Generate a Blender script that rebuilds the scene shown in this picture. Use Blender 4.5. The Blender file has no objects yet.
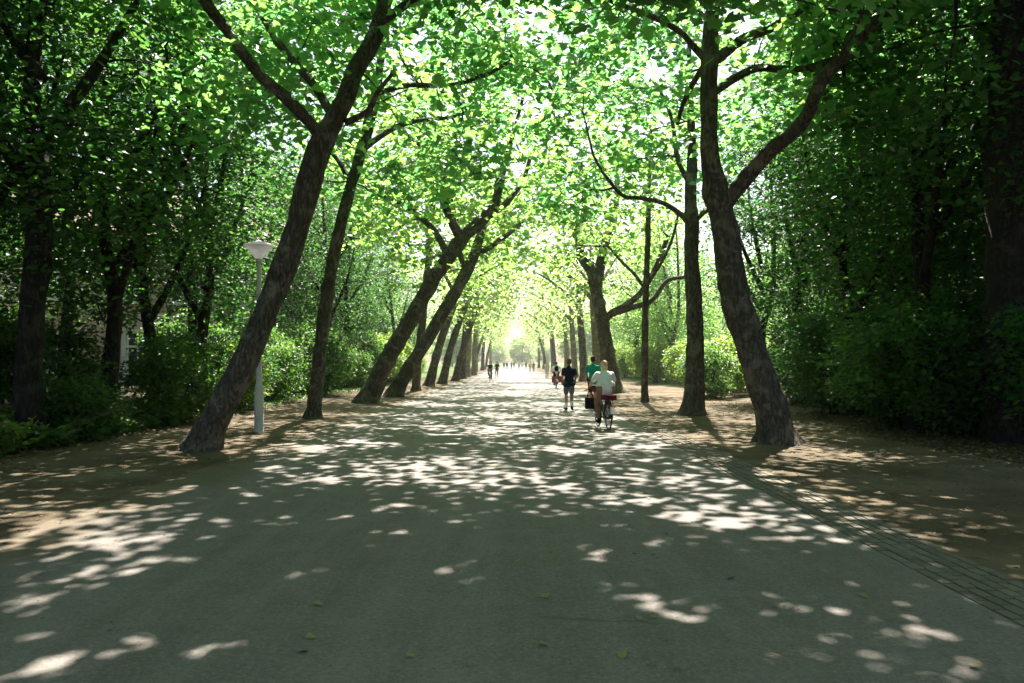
import bpy, math, random
import numpy as np
from mathutils import Vector, Matrix, noise as mnoise

R = math.radians
random.seed(7)
rng = np.random.default_rng(7)
scene = bpy.context.scene
C = scene.collection

# ------------------------------------------------------------------ camera
F = 796.0; VX = 515.0; VY = 362.0; CAMZ = 1.68
cam_data = bpy.data.cameras.new('camera')
cam = bpy.data.objects.new('camera', cam_data); C.objects.link(cam)
cam.location = (0, 0, CAMZ); cam.rotation_euler = (R(90), 0, 0)
cam_data.sensor_width = 36.0
cam_data.lens = F / 1024 * 36
cam_data.shift_x = (512 - VX) / 1024
cam_data.shift_y = (VY - 341.5) / 1024
cam_data.clip_start = 0.05; cam_data.clip_end = 5000
scene.camera = cam

def P(px, py, d):
    return Vector(((px - VX) / F * d, d, CAMZ + (VY - py) / F * d))

# ------------------------------------------------------------------ light
SUN_EL, SUN_AZ = 54.0, 8.0          # azimuth clockwise from straight ahead (+Y)
sd = Vector((math.sin(R(SUN_AZ)) * math.cos(R(SUN_EL)), math.cos(R(SUN_AZ)) * math.cos(R(SUN_EL)), math.sin(R(SUN_EL))))
sl = bpy.data.lights.new('sun', 'SUN'); sl.energy = 5.0; sl.angle = R(0.53); sl.color = (1.0, 0.94, 0.84)
so = bpy.data.objects.new('sun', sl); C.objects.link(so)
so.rotation_euler = sd.to_track_quat('Z', 'Y').to_euler(); so.location = (10, 30, 60)
w = bpy.data.worlds.new('World'); scene.world = w; w.use_nodes = True
nt = w.node_tree
bg = nt.nodes['Background']; sky = nt.nodes.new('ShaderNodeTexSky')
sky.sky_type = 'NISHITA'; sky.sun_disc = False
sky.sun_elevation = R(SUN_EL); sky.sun_rotation = R(SUN_AZ)
sky.air_density = 1.0; sky.dust_density = 2.5; sky.ozone_density = 0.6
nt.links.new(sky.outputs[0], bg.inputs[0]); bg.inputs[1].default_value = 0.055
vs = scene.view_settings
vs.view_transform = 'Standard'; vs.look = 'None'; vs.exposure = 2.1; vs.gamma = 1.0
cy = scene.cycles
cy.max_bounces = 7; cy.diffuse_bounces = 4; cy.transmission_bounces = 6; cy.glossy_bounces = 2
cy.transparent_max_bounces = 4; cy.use_denoising = True; cy.volume_bounces = 0
cy.sample_clamp_indirect = 6.0; cy.caustics_reflective = False; cy.caustics_refractive = False

# ------------------------------------------------------------------ materials
def new_mat(name):
    m = bpy.data.materials.new(name); m.use_nodes = True
    return m, m.node_tree, m.node_tree.nodes['Principled BSDF']
def N(t, kind, **kw):
    n = t.nodes.new(kind)
    for k, v in kw.items(): setattr(n, k, v)
    return n
def L(t, a, b): t.links.new(a, b)
def ramp(t, fac, stops):
    r = N(t, 'ShaderNodeValToRGB'); L(t, fac, r.inputs[0])
    el = r.color_ramp.elements
    while len(el) > 1: el.remove(el[0])
    el[0].position = stops[0][0]; el[0].color = (*stops[0][1], 1)
    for p, c in stops[1:]:
        e = el.new(p); e.color = (*c, 1)
    return r.outputs[0]
def noise(t, vec, scale, detail=4, rough=0.55, dist=0.0):
    n = N(t, 'ShaderNodeTexNoise'); n.inputs['Scale'].default_value = scale
    n.inputs['Detail'].default_value = detail; n.inputs['Roughness'].default_value = rough
    n.inputs['Distortion'].default_value = dist
    if vec is not None: L(t, vec, n.inputs['Vector'])
    return n.outputs[0]
def pos(t): return N(t, 'ShaderNodeNewGeometry').outputs['Position']
def objco(t): return N(t, 'ShaderNodeTexCoord').outputs['Object']
def mixc(t, fac, a, b):
    m = N(t, 'ShaderNodeMix', data_type='RGBA')
    if isinstance(fac, (int, float)): m.inputs[0].default_value = fac
    else: L(t, fac, m.inputs[0])
    for s, i in ((a, 6), (b, 7)):
        if isinstance(s, tuple): m.inputs[i].default_value = (*s, 1)
        else: L(t, s, m.inputs[i])
    return m.outputs[2]
def math_(t, op, a, b=None, clamp=False):
    m = N(t, 'ShaderNodeMath', operation=op, use_clamp=clamp)
    for s, i in ((a, 0), (b, 1)):
        if s is None: continue
        if isinstance(s, (int, float)): m.inputs[i].default_value = s
        else: L(t, s, m.inputs[i])
    return m.outputs[0]
def bump(t, h, strength, dist, bsdf):
    b = N(t, 'ShaderNodeBump'); b.inputs['Strength'].default_value = strength; b.inputs['Distance'].default_value = dist
    L(t, h, b.inputs['Height']); L(t, b.outputs[0], bsdf.inputs['Normal'])
def scaled(t, vec, s):
    m = N(t, 'ShaderNodeMapping'); m.inputs['Scale'].default_value = s
    L(t, vec, m.inputs[0]); return m.outputs[0]

def plain(name, col, rough=0.6, metal=0.0, var=0.25, scale=6.0, spec=0.4):
    m, t, b = new_mat(name)
    n = noise(t, objco(t), scale, 5)
    c = ramp(t, n, [(0.3, tuple(x * (1 - var) for x in col)), (0.7, tuple(min(1, x * (1 + var)) for x in col))])
    L(t, c, b.inputs['Base Color']); b.inputs['Roughness'].default_value = rough
    b.inputs['Metallic'].default_value = metal; b.inputs['Specular IOR Level'].default_value = spec
    return m

def bark(name, c0, c1, c2):
    m, t, b = new_mat(name)
    co = objco(t)
    st = scaled(t, co, (1, 1, 0.3))
    n1 = noise(t, st, 14, 6, 0.68, 0.8)
    n2 = noise(t, co, 2.4, 5, 0.65, .5)
    n3 = noise(t, st, 52, 3, 0.65)
    nv = N(t, 'ShaderNodeTexNoise'); nv.inputs['Scale'].default_value = 5; nv.inputs['Detail'].default_value = 4; L(t, st, nv.inputs['Vector'])
    wv = N(t, 'ShaderNodeMix', data_type='VECTOR'); wv.inputs[0].default_value = .18; L(t, st, wv.inputs[4]); L(t, nv.outputs['Color'], wv.inputs[5])
    vo = N(t, 'ShaderNodeTexVoronoi', feature='DISTANCE_TO_EDGE'); vo.inputs['Scale'].default_value = 13; L(t, wv.outputs[1], vo.inputs['Vector'])
    fis = ramp(t, vo.outputs['Distance'], [(0.0, (0, 0, 0)), (.16, (1, 1, 1))])
    c = ramp(t, n1, [(0.30, c0), (0.5, c1), (0.66, c2)])
    c = mixc(t, math_(t, 'MULTIPLY', math_(t, 'SUBTRACT', 1.0, fis), .75), c, c0)
    lich = ramp(t, n2, [(0.52, (0, 0, 0)), (0.62, (1, 1, 1))])
    c = mixc(t, math_(t, 'MULTIPLY', lich, 0.6), c, tuple(x * 1.35 for x in c2))
    moss = ramp(t, noise(t, co, 1.3, 6, .7), [(0.54, (0, 0, 0)), (0.7, (1, 1, 1))])
    c = mixc(t, math_(t, 'MULTIPLY', moss, 0.5), c, (c1[0] * .75, c1[1] * 1.05, c1[2] * .5))
    L(t, c, b.inputs['Base Color']); b.inputs['Roughness'].default_value = 0.85
    b.inputs['Specular IOR Level'].default_value = 0.25
    h = math_(t, 'ADD', math_(t, 'ADD', n1, math_(t, 'MULTIPLY', n3, 0.5)), math_(t, 'MULTIPLY', fis, .5))
    bump(t, h, 1.0, 0.06, b)
    return m
M = {}
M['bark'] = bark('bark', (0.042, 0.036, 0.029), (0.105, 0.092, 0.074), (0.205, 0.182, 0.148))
M['bark_pale_lit'] = bark('bark_pale_lit', (0.13, 0.11, 0.07), (0.24, 0.205, 0.14), (0.36, 0.32, 0.23))  # pale bark; on far trunks the sunlight is put into its colour
M['bark_dark'] = bark('bark_dark', (0.012, 0.0105, 0.009), (0.027, 0.023, 0.019), (0.055, 0.047, 0.038))  # tones lowered so trunks read as silhouettes; shade put into the colour

def leaf(name, d0, d1, t0, t1, rough=0.42, mixf=0.5, spec=.4):
    m, t, b = new_mat(name)
    g = N(t, 'ShaderNodeNewGeometry'); rnd = g.outputs['Random Per Island']
    n = noise(t, g.outputs['Position'], 0.45, 2)
    f = math_(t, 'ADD', math_(t, 'MULTIPLY', rnd, 0.65), math_(t, 'MULTIPLY', math_(t, 'SUBTRACT', n, 0.32), 0.9), True)
    L(t, mixc(t, f, d0, d1), b.inputs['Base Color']); b.inputs['Roughness'].default_value = rough
    b.inputs['Specular IOR Level'].default_value = spec
    tr = N(t, 'ShaderNodeBsdfTranslucent'); L(t, mixc(t, f, t0, t1), tr.inputs[0])
    mx = N(t, 'ShaderNodeMixShader'); mx.inputs[0].default_value = mixf
    L(t, b.outputs[0], mx.inputs[1]); L(t, tr.outputs[0], mx.inputs[2])
    L(t, mx.outputs[0], t.nodes['Material Output'].inputs[0])
    return m
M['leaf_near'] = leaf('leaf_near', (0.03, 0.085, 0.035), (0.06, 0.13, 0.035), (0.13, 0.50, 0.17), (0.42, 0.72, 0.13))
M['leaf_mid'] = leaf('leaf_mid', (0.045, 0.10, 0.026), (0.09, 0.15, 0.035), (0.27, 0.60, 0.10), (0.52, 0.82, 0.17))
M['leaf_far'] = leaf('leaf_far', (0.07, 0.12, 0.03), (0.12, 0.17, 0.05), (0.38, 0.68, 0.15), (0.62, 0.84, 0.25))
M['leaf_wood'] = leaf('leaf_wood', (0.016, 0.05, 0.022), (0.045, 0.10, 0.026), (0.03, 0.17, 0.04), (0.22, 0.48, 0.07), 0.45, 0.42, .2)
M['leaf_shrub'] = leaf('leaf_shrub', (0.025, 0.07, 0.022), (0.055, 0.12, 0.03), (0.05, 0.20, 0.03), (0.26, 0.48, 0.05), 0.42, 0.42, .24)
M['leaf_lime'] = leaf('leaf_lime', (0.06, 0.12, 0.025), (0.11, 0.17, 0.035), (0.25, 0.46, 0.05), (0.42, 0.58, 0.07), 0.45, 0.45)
M['leaf_teal'] = leaf('leaf_teal', (0.03, 0.085, 0.05), (0.06, 0.12, 0.06), (0.2, 0.46, 0.2), (0.36, 0.56, 0.22), 0.5, 0.4)

def litter_mat(name, cols, rough=0.8):
    m, t, b = new_mat(name)
    rnd = N(t, 'ShaderNodeNewGeometry').outputs['Random Per Island']
    L(t, ramp(t, rnd, [(i / (len(cols) - 1), c) for i, c in enumerate(cols)]), b.inputs['Base Color'])
    b.inputs['Roughness'].default_value = rough
    return m
M['litter'] = litter_mat('litter', [(0.10, 0.06, 0.03), (0.19, 0.12, 0.06), (0.27, 0.2, 0.11), (0.13, 0.075, 0.04), (0.16, 0.15, 0.06)])
M['fallen'] = litter_mat('fallen', [(0.2, 0.13, 0.05), (0.33, 0.25, 0.1), (0.19, 0.17, 0.07), (0.16, 0.1, 0.05)])

# ------------------------------------------------------------------ mesh building
def tag(o, label=None, cat=None, group=None, kind=None):
    if label: o['label'] = label
    if cat: o['category'] = cat
    if group: o['group'] = group
    if kind: o['kind'] = kind
    return o
def empty(name, loc, rz=0.0, label=None, cat=None, group=None):
    o = bpy.data.objects.new(name, None); C.objects.link(o)
    o.location = loc; o.rotation_euler = (0, 0, rz); o.empty_display_size = 0.3
    return tag(o, label, cat, group)
def link_mesh(name, me, mat, parent=None, smooth=False):
    o = bpy.data.objects.new(name, me); C.objects.link(o)
    if mat is not None and not me.materials: me.materials.append(mat)
    if parent is not None: o.parent = parent
    if smooth: me.polygons.foreach_set('use_smooth', np.ones(len(me.polygons), dtype=bool))
    return o

class MB:
    """collects pieces that become one mesh"""
    def __init__(s): s.v = []; s.f = []; s.n = 0
    def add(s, verts, faces):
        s.v.extend([tuple(p) for p in verts]); s.f.extend([tuple(i + s.n for i in f) for f in faces]); s.n += len(verts)
    def box(s, c, size, rot=None, taper=1.0):
        x, y, z = [a / 2 for a in size]
        pts = [Vector((sx * x * (taper if sz > 0 else 1), sy * y * (taper if sz > 0 else 1), sz * z)) for sz in (-1, 1) for sx, sy in ((-1, -1), (1, -1), (1, 1), (-1, 1))]
        if rot is not None: pts = [rot @ p for p in pts]
        c = Vector(c)
        s.add([p + c for p in pts], [(3, 2, 1, 0), (4, 5, 6, 7), (0, 1, 5, 4), (1, 2, 6, 5), (2, 3, 7, 6), (3, 0, 4, 7)])
    def tube(s, pts, rad, sides=8, caps=True, rfun=None, close=False):
        pts = [Vector(p) for p in pts]; n = len(pts)
        if not hasattr(rad, '__len__'): rad = [rad] * n
        ref = None; rings = []
        for i in range(n):
            if close: tdir = (pts[(i + 1) % n] - pts[i - 1])
            else: tdir = (pts[min(i + 1, n - 1)] - pts[max(i - 1, 0)])
            if tdir.length < 1e-9: tdir = Vector((0, 0, 1))
            tdir.normalize()
            if ref is None:
                ref = Vector((1, 0, 0)) if abs(tdir.x) < 0.8 else Vector((0, 1, 0))
            ref = (ref - tdir * ref.dot(tdir))
            if ref.length < 1e-6: ref = tdir.orthogonal()
            ref.normalize(); b = tdir.cross(ref)
            ring = []
            for k in range(sides):
                a = 2 * math.pi * k / sides
                rr = rad[i] * (rfun(i, a, pts[i]) if rfun else 1)
                ring.append(pts[i] + (ref * math.cos(a) + b * math.sin(a)) * rr)
            rings.append(ring)
        fs = []
        m = n if close else n - 1
        for i in range(m):
            j = (i + 1) % n
            for k in range(sides):
                k2 = (k + 1) % sides
                fs.append((i * sides + k, i * sides + k2, j * sides + k2, j * sides + k))
        if caps and not close:
            fs.append(tuple(range(sides - 1, -1, -1))); fs.append(tuple((n - 1) * sides + k for k in range(sides)))
        s.add([p for r in rings for p in r], fs)
    def lathe(s, prof, sides=24, c=(0, 0, 0)):
        c = Vector(c); vs_ = []; fs = []
        for r, z in prof:
            for k in range(sides):
                a = 2 * math.pi * k / sides
                vs_.append(c + Vector((r * math.cos(a), r * math.sin(a), z)))
        for i in range(len(prof) - 1):
            for k in range(sides):
                k2 = (k + 1) % sides
                fs.append((i * sides + k, i * sides + k2, (i + 1) * sides + k2, (i + 1) * sides + k))
        fs.append(tuple(range(sides - 1, -1, -1))); fs.append(tuple((len(prof) - 1) * sides + k for k in range(sides)))
        s.add(vs_, fs)
    def ell(s, c, rad, rot=None, nu=14, nv=9):
        c = Vector(c); vs_ = []; fs = []
        for j in range(nv + 1):
            th = math.pi * j / nv
            for i in range(nu):
                ph = 2 * math.pi * i / nu
                p = Vector((rad[0] * math.sin(th) * math.cos(ph), rad[1] * math.sin(th) * math.sin(ph), rad[2] * math.cos(th)))
                if rot is not None: p = rot @ p
                vs_.append(c + p)
        for j in range(nv):
            for i in range(nu):
                i2 = (i + 1) % nu
                fs.append((j * nu + i, (j + 1) * nu + i, (j + 1) * nu + i2, j * nu + i2))
        s.add(vs_, fs)
    def cap(s, a, b, r0, r1, sides=12):
        a = Vector(a); b = Vector(b); d = b - a
        if d.length < 1e-6: s.ell(a, (r0, r0, r0)); return
        d.normalize(); pts = []; rr = []
        for k in range(5):
            th = math.pi / 2 * (1 - k / 4); pts.append(a - d * r0 * math.sin(th)); rr.append(max(0.0005, r0 * math.cos(th)))
        for k in range(5):
            th = math.pi / 2 * k / 4; pts.append(b + d * r1 * math.sin(th)); rr.append(max(0.0005, r1 * math.cos(th)))
        s.tube(pts, rr, sides)
    def mesh(s, name):
        me = bpy.data.meshes.new(name); me.from_pydata(s.v, [], s.f); me.update(); return me
    def obj(s, name, mat, parent=None, smooth=False):
        return link_mesh(name, s.mesh(name), mat, parent, smooth)

def spline(pts, rad, step):
    """Catmull-Rom resample of points and radii"""
    pts = [Vector(p) for p in pts]; out = []; ro = []
    for i in range(len(pts) - 1):
        p0 = pts[max(i - 1, 0)]; p1 = pts[i]; p2 = pts[i + 1]; p3 = pts[min(i + 2, len(pts) - 1)]
        n = max(1, int((p2 - p1).length / step))
        for k in range(n):
            t = k / n
            q = 0.5 * ((2 * p1) + (p2 - p0) * t + (2 * p0 - 5 * p1 + 4 * p2 - p3) * t * t + (3 * p1 - p0 - 3 * p2 + p3) * t ** 3)
            out.append(q); ro.append(rad[i] + (rad[i + 1] - rad[i]) * t)
    out.append(pts[-1]); ro.append(rad[-1])
    return out, ro

# leaf outlines, unit length, folded along the midrib
_half = [(0.26, 0.0), (0.52, 0.26), (0.27, 0.40), (0.34, 0.68)]
LOBED_V = np.array([(0, 0, 0)] + [(x, y, 0.16 * x - 0.1 * y * y) for x, y in _half] + [(0, 1, -0.12)] + [(-x, y, 0.16 * x - 0.1 * y * y) for x, y in _half])
LOBED_F = [(0, 1, 2, 3, 4, 5), (0, 5, 9, 8, 7, 6)]
OVAL_V = np.array([(0, 0, 0), (0.34, 0.26, 0.07), (0.28, 0.66, 0.03), (0, 1, -0.1), (-0.34, 0.26, 0.07), (-0.28, 0.66, 0.03)])
OVAL_F = [(0, 1, 2, 3), (0, 3, 5, 4)]
def leaf_mesh(name, pts, size, kind='oval', upbias=0.9, jitter=0.75, outward=None):
    pts = np.asarray(pts, dtype=np.float64); n = len(pts)
    TV, TF = (LOBED_V, LOBED_F) if kind == 'lobed' else (OVAL_V, OVAL_F)
    nrm = rng.normal(size=(n, 3)) * jitter; nrm[:, 2] = np.abs(nrm[:, 2]) * 0.6 + upbias
    nrm /= np.linalg.norm(nrm, axis=1)[:, None]
    d = rng.normal(size=(n, 3)); d[:, 2] = d[:, 2] * 0.4 - 0.35
    if outward is not None: d += outward * 1.2
    d -= nrm * (d * nrm).sum(1)[:, None]; d /= (np.linalg.norm(d, axis=1)[:, None] + 1e-9)
    s = np.cross(d, nrm)
    sz = size * rng.uniform(0.65, 1.2, n)
    V = pts[:, None, :] + sz[:, None, None] * (TV[None, :, 0, None] * s[:, None, :] + TV[None, :, 1, None] * d[:, None, :] + TV[None, :, 2, None] * nrm[:, None, :])
    k = len(TV); V = V.reshape(-1, 3)
    loops = np.concatenate([np.array(f) for f in TF]); lens = np.array([len(f) for f in TF])
    LI = (loops[None, :] + (np.arange(n) * k)[:, None]).ravel()
    LT = np.tile(lens, n); LS = np.concatenate([[0], np.cumsum(LT)[:-1]])
    me = bpy.data.meshes.new(name)
    me.vertices.add(len(V)); me.vertices.foreach_set('co', V.astype(np.float32).ravel())
    me.loops.add(len(LI)); me.loops.foreach_set('vertex_index', LI.astype(np.int32))
    me.polygons.add(len(LT)); me.polygons.foreach_set('loop_start', LS.astype(np.int32)); me.polygons.foreach_set('loop_total', LT.astype(np.int32))
    me.update(calc_edges=True)
    return me

def gz(x, y):
    """height of the ground: flat in the avenue, a low bank in the woods"""
    b = 0.0
    if x < -8.8: b += 0.5 * min(1, (-8.8 - x) / 5) ** 1.3
    if x > 9.0: b += 0.12 * min(1, (x - 9.0) / 4)
    if abs(x) > 4.6: b += 0.05 * mnoise.noise((x * 0.35, y * 0.35, 3)) * min(1, (abs(x) - 4.6) / 1.5)
    return b

# ------------------------------------------------------------------ trees
def clumpy(n, center, radii, zmin, thr=-0.12, freq=0.42, shell=0.25, seed=0, cond=None):
    out = []; tries = 0
    c = Vector(center); r = np.random.default_rng(seed + 11)
    while len(out) < n and tries < n * 60:
        tries += 1
        p = r.normal(size=3); p /= np.linalg.norm(p)
        rad = shell + (1 - shell) * r.random() ** (1 / 2.2)
        q = Vector((p[0] * radii[0] * rad, p[1] * radii[1] * rad, p[2] * radii[2] * rad)) + c
        if q.z < zmin + 0.9 * mnoise.noise((q.x * 0.4, q.y * 0.4, seed)): continue
        if mnoise.noise((q.x * freq + seed * 7.3, q.y * freq, q.z * freq)) < thr: continue
        if cond and not cond(q): continue
        out.append(q)
    return out

def grow(skel, srad, attractors, seed, scaffold=True):
    """hang every attractor on the nearest wood; returns twig paths"""
    r = random.Random(seed)
    nodes = [np.array(p) for p in skel]; rad = list(srad)
    arr = np.array(nodes)
    A = sorted(attractors, key=lambda a: np.min(np.linalg.norm(arr - np.array(a), axis=1)))
    cap = len(nodes) + len(A) * 9 + 8
    buf = np.zeros((cap, 3)); buf[:len(nodes)] = arr; cnt = len(nodes)
    depth = [0] * cnt
    paths = []
    nsc = min(14, len(A) // 14) if scaffold else 0
    idx = set(r.sample(range(len(A) // 3, len(A)), nsc)) if nsc else set()
    A = [A[i] for i in sorted(idx)] + [a for i, a in enumerate(A) if i not in idx]
    for ai, a in enumerate(A):
        a = np.array(a)
        dd = np.linalg.norm(buf[:cnt] - a, axis=1) + np.array(depth) * 0.10
        # prefer wood that lies lower than the target
        dd = dd + np.maximum(0, buf[:cnt, 2] - a[2]) * 0.35
        i = int(np.argmin(dd)); p0 = buf[i].copy(); d = a - p0; ln = np.linalg.norm(d)
        k = max(2, min(9 if ai < nsc else 5, int(ln / 0.45) + 1))
        bend = np.array([r.uniform(-1, 1), r.uniform(-1, 1), r.uniform(0.1, 1.0)]) * ln * 0.13
        pts = [p0]
        for j in range(1, k + 1):
            t = j / k
            q = p0 + d * t + bend * math.sin(math.pi * t) + np.array([r.uniform(-1, 1), r.uniform(-1, 1), r.uniform(-1, 1)]) * 0.05 * (t < 1)
            pts.append(q)
            if j < k or True:
                if cnt < cap:
                    buf[cnt] = q; depth.append(depth[i] + 1); cnt += 1
        rad0 = min(srad[i] * 0.55 if i < len(srad) else 1, 0.010 + 0.0105 * ln) if i < len(srad) else 0.006 + 0.006 * ln
        if ai < nsc: rad0 = min(.075, .018 + .011 * ln)
        else: rad0 *= 1.25
        paths.append((pts, rad0))
    return paths

GAPS = []      # (foot of the sunbeam on the ground, radius): openings cut to place sun patches
for px, py, r in [(40, 668, .26), (75, 660, .22), (125, 645, .26), (210, 654, .24), (20, 640, .2), (25, 602, .26), (60, 590, .24), (95, 574, .26), (130, 558, .26), (30, 575, .2), (160, 540, .2), (115, 545, .2), (200, 520, .22), (240, 500, .26), (180, 562, .24), (292, 580, .17), (345, 516, .2), (390, 530, .2), (400, 508, .24), (455, 492, .24), (450, 574, .16), (530, 513, .3), (585, 549, .26), (612, 592, .17), (660, 607, .22), (668, 545, .34), (600, 557, .18), (700, 519, .32), (640, 500, .3), (560, 490, .3), (800, 455, .25), (850, 456, .15), (770, 470, .25), (20, 440, .5), (60, 432, .5), (95, 425, .45), (130, 420, .4), (320, 480, .3), (270, 470, .3), (60, 520, .3), (120, 510, .25)]:
    d_ = F * CAMZ / (py - VY); GAPS.append((np.array([(px - VX) / F * d_, d_, 0.0]), r + (.06 if py > 535 and px < 480 else 0)))
_g = random.Random(19)
for i in range(95):
    d_ = 14.5 + 36 * _g.random(); GAPS.append((np.array([_g.uniform(-4.6, 4.2), d_, 0.0]), _g.uniform(.2, .55)))
GAPS += [(np.array([2.2, 19.9, 1.2]), .55), (np.array([1.85, 27.3, 1.3]), .4), (np.array([2.3, 21, 0.0]), .6), (np.array([-6.15, 19.1, 4.4]), .3)]
def open_gaps(P_, off):
    keep = np.ones(len(P_), dtype=bool); sdn = np.array(sd)
    for g, r in GAPS:
        q = P_ + np.array(off) - g; k = q @ sdn; dist = np.linalg.norm(q - k[:, None] * sdn, axis=1)
        keep &= dist > (r + .05) * (.75 + .5 * np.sin(P_[:, 0] * 3 + P_[:, 1] * 2))
    return keep
def twig_mesh(paths, sides=5):
    mb = MB()
    for pts, r0 in paths:
        n = len(pts); mb.tube(pts, [max(0.004, r0 * (1 - 0.8 * i / (n - 1))) for i in range(n)], sides, caps=False)
    return mb
def leaf_points(paths, per, spread, rg):
    out = []; ow = []
    for pts, _ in paths:
        P_ = np.array(pts); n = len(P_)
        t = np.clip(rg.beta(2.6, 1.1, per), 0, 1) * (n - 1)
        i = np.minimum(t.astype(int), n - 2); f = (t - i)[:, None]
        base = P_[i] * (1 - f) + P_[i + 1] * f
        off = rg.normal(size=(per, 3)) * np.array(spread)
        out.append(base + off); ow.append(off / (np.linalg.norm(off, axis=1)[:, None] + 1e-6))
    return np.concatenate(out), np.concatenate(ow)

def limb_mesh(mb, pts, rads, base=None, sides=16, flare=0.0, seed=0, step=0.11, lobes=5, knot=1.0):
    sp, sr = spline(pts, rads, step)
    z0 = sp[0].z
    def rf(i, a, p):
        h = p.z - z0
        fl = 1 + flare * math.exp(-max(0, h) / 0.28) * (1.0 + 0.36 * math.cos(lobes * a + seed) + 0.22 * math.sin(3 * a + seed * 2))
        nz = mnoise.noise((math.cos(a) * 1.3 + seed, math.sin(a) * 1.3, i * step * 1.6)) * 0.19 + mnoise.noise((math.cos(a) * 3 + seed, math.sin(a) * 3, i * step * 4)) * 0.085 + knot * max(0, mnoise.noise((math.cos(a) * 1.6 + seed * 3, math.sin(a) * 1.6, i * step * 2.2)) - .42) * .5
        return fl * (1 + nz)
    mb.tube(sp, sr, sides, True, rf)
    return sp, sr

def avenue_tree(label, d, trunk, limbs, env, leafmat, nattr, per, lsize, seed, bk='bark', flare=0.5, group='avenue trees lining the road', thr=0.02, kind='lobed', zmin=4.7, spread=(0.46, 0.46, 0.17), extra=None, front=None):
    """trunk / limbs: lists of (px, py, width_px, depth offset)"""
    def conv(pl): return [P(a, b, d + o) for a, b, wd, o in pl], [wd / F * (d + o) / 2 * (.85 if wd > 12 else .95) for a, b, wd, o in pl]
    tp, tr = conv(trunk)
    base = Vector((tp[0].x, tp[0].y, gz(tp[0].x, tp[0].y)))
    root = empty('avenue_tree', base, 0, label, 'tree', group)
    mb = MB()
    tl = [p - base for p in tp]; tl[0] = Vector((tl[1].x * .55 + tl[0].x * .45, 0, -0.12))
    skel, srad = limb_mesh(mb, tl, tr, sides=30, flare=flare * 1.35, seed=seed, step=.08)
    mb.obj('trunk', M[bk], root, True)
    skel = skel[int(len(skel) * 0.55):]; srad = srad[int(len(srad) * 0.55):]
    for i, lb in enumerate(limbs):
        lp, lr = conv(lb); lb_ = MB()
        s, r = limb_mesh(lb_, [p - base for p in lp], lr, sides=12, seed=seed + i + 1)
        lb_.obj('limb', M[bk], root, True)
        skel += s[2:]; srad += r[2:]
    c, rr = env
    at = clumpy(nattr, Vector(c) - base, rr, zmin, thr, seed=seed, cond=(None if front is None else (lambda q: q.y > front or q.z > 8.3 - q.y * -.25)))
    for e in (extra or []):
        at += clumpy(e[2], Vector(e[0]) - base, e[1], e[3] if len(e) > 3 else 2.5, thr, seed=seed + 5)
    paths = grow(skel, srad, at, seed)
    tag(twig_mesh(paths).obj('twigs', M[bk], root, True), kind='stuff')
    lp, ow = leaf_points(paths, per, spread, np.random.default_rng(seed))
    kp = open_gaps(lp, base); lp = lp[kp]; ow = ow[kp]
    link_mesh('crown', leaf_mesh('crown', lp, lsize, kind, outward=ow), M[leafmat], root)
    return root

def copy_tree(src, loc, rz, sc=1.0, label=None, cat=None, group=None, tilt=0.0):
    r = src.copy(); C.objects.link(r); r.location = loc; r.rotation_euler = (0, tilt, rz); r.scale = (sc, sc, sc)
    tag(r, label, cat, group)
    for ch in list(src.children):
        c = ch.copy(); C.objects.link(c); c.parent = r
        for g in list(ch.children):
            e = g.copy(); C.objects.link(e); e.parent = c
    return r

def up(pl, n=2, dx=0, dz=60, wd=None, o=0):
    a = list(pl[-1]); out = list(pl)
    for i in range(n):
        a = [a[0] + dx, a[1] - dz, max(3, (a[2]) * 0.72), a[3] + o]; out.append(tuple(a))
    return out

# --- left row, traced at their own distance
GL = 'trees of the left row along the avenue'; GR = 'trees of the right row along the avenue'
avenue_tree('big leaning tree beside the white lamp post, forked into a broad V high up', 15.2,
    up([(196, 455, 40, 0), (205, 440, 34, 0), (225, 402, 30, 0), (262, 322, 28, 0.1), (292, 244, 27, 0.2), (316, 160, 28, 0.3), (333, 120, 23, 0.4), (345, 98, 21, 0.5), (357, 68, 21, 0.6), (374, 38, 19, 0.8), (381, 15, 18, 1.0), (388, -10, 16, 1.2)], 4, 14, 55),
    [up([(322, 140, 15, 0.3), (314, 128, 15, 0.2), (287, 99, 14, 0.0), (257, 72, 13, -0.2), (230, 34, 12, -0.4), (205, 0, 11, -0.6)], 2, -16, 50),
     up([(333, 116, 10, 0.4), (310, 80, 9, 0.9), (281, 46, 8, 1.5), (260, 11, 7, 2.0), (254, -10, 6, 2.4)], 1, -6, 60),
     [(346, 123, 8, 0.5), (358, 117, 7, 0.4), (369, 110, 6, 0.2), (378, 92, 5, 0.0), (392, 74, 4, -0.3)],
     [(381, 22, 10, 0.9), (420, -4, 8, 0.6), (470, -30, 6, 0.2), (520, -48, 5, -0.4)]],
    ((-3.2, 14.6, 10.2), (5.6, 5.2, 4.6)), 'leaf_near', 270, 30, 0.235, 1, zmin=5.6,
    group=GL, front=.9, extra=[((-6.2, 17.6, 8.2), (3.0, 3.0, 2.2), 34, 5.8), ((-2.6, 12.5, 11.3), (5.6, 5.2, 2.2), 120, 9.2)])  # last leaf cluster sits above view, added to shade the near road
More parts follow.
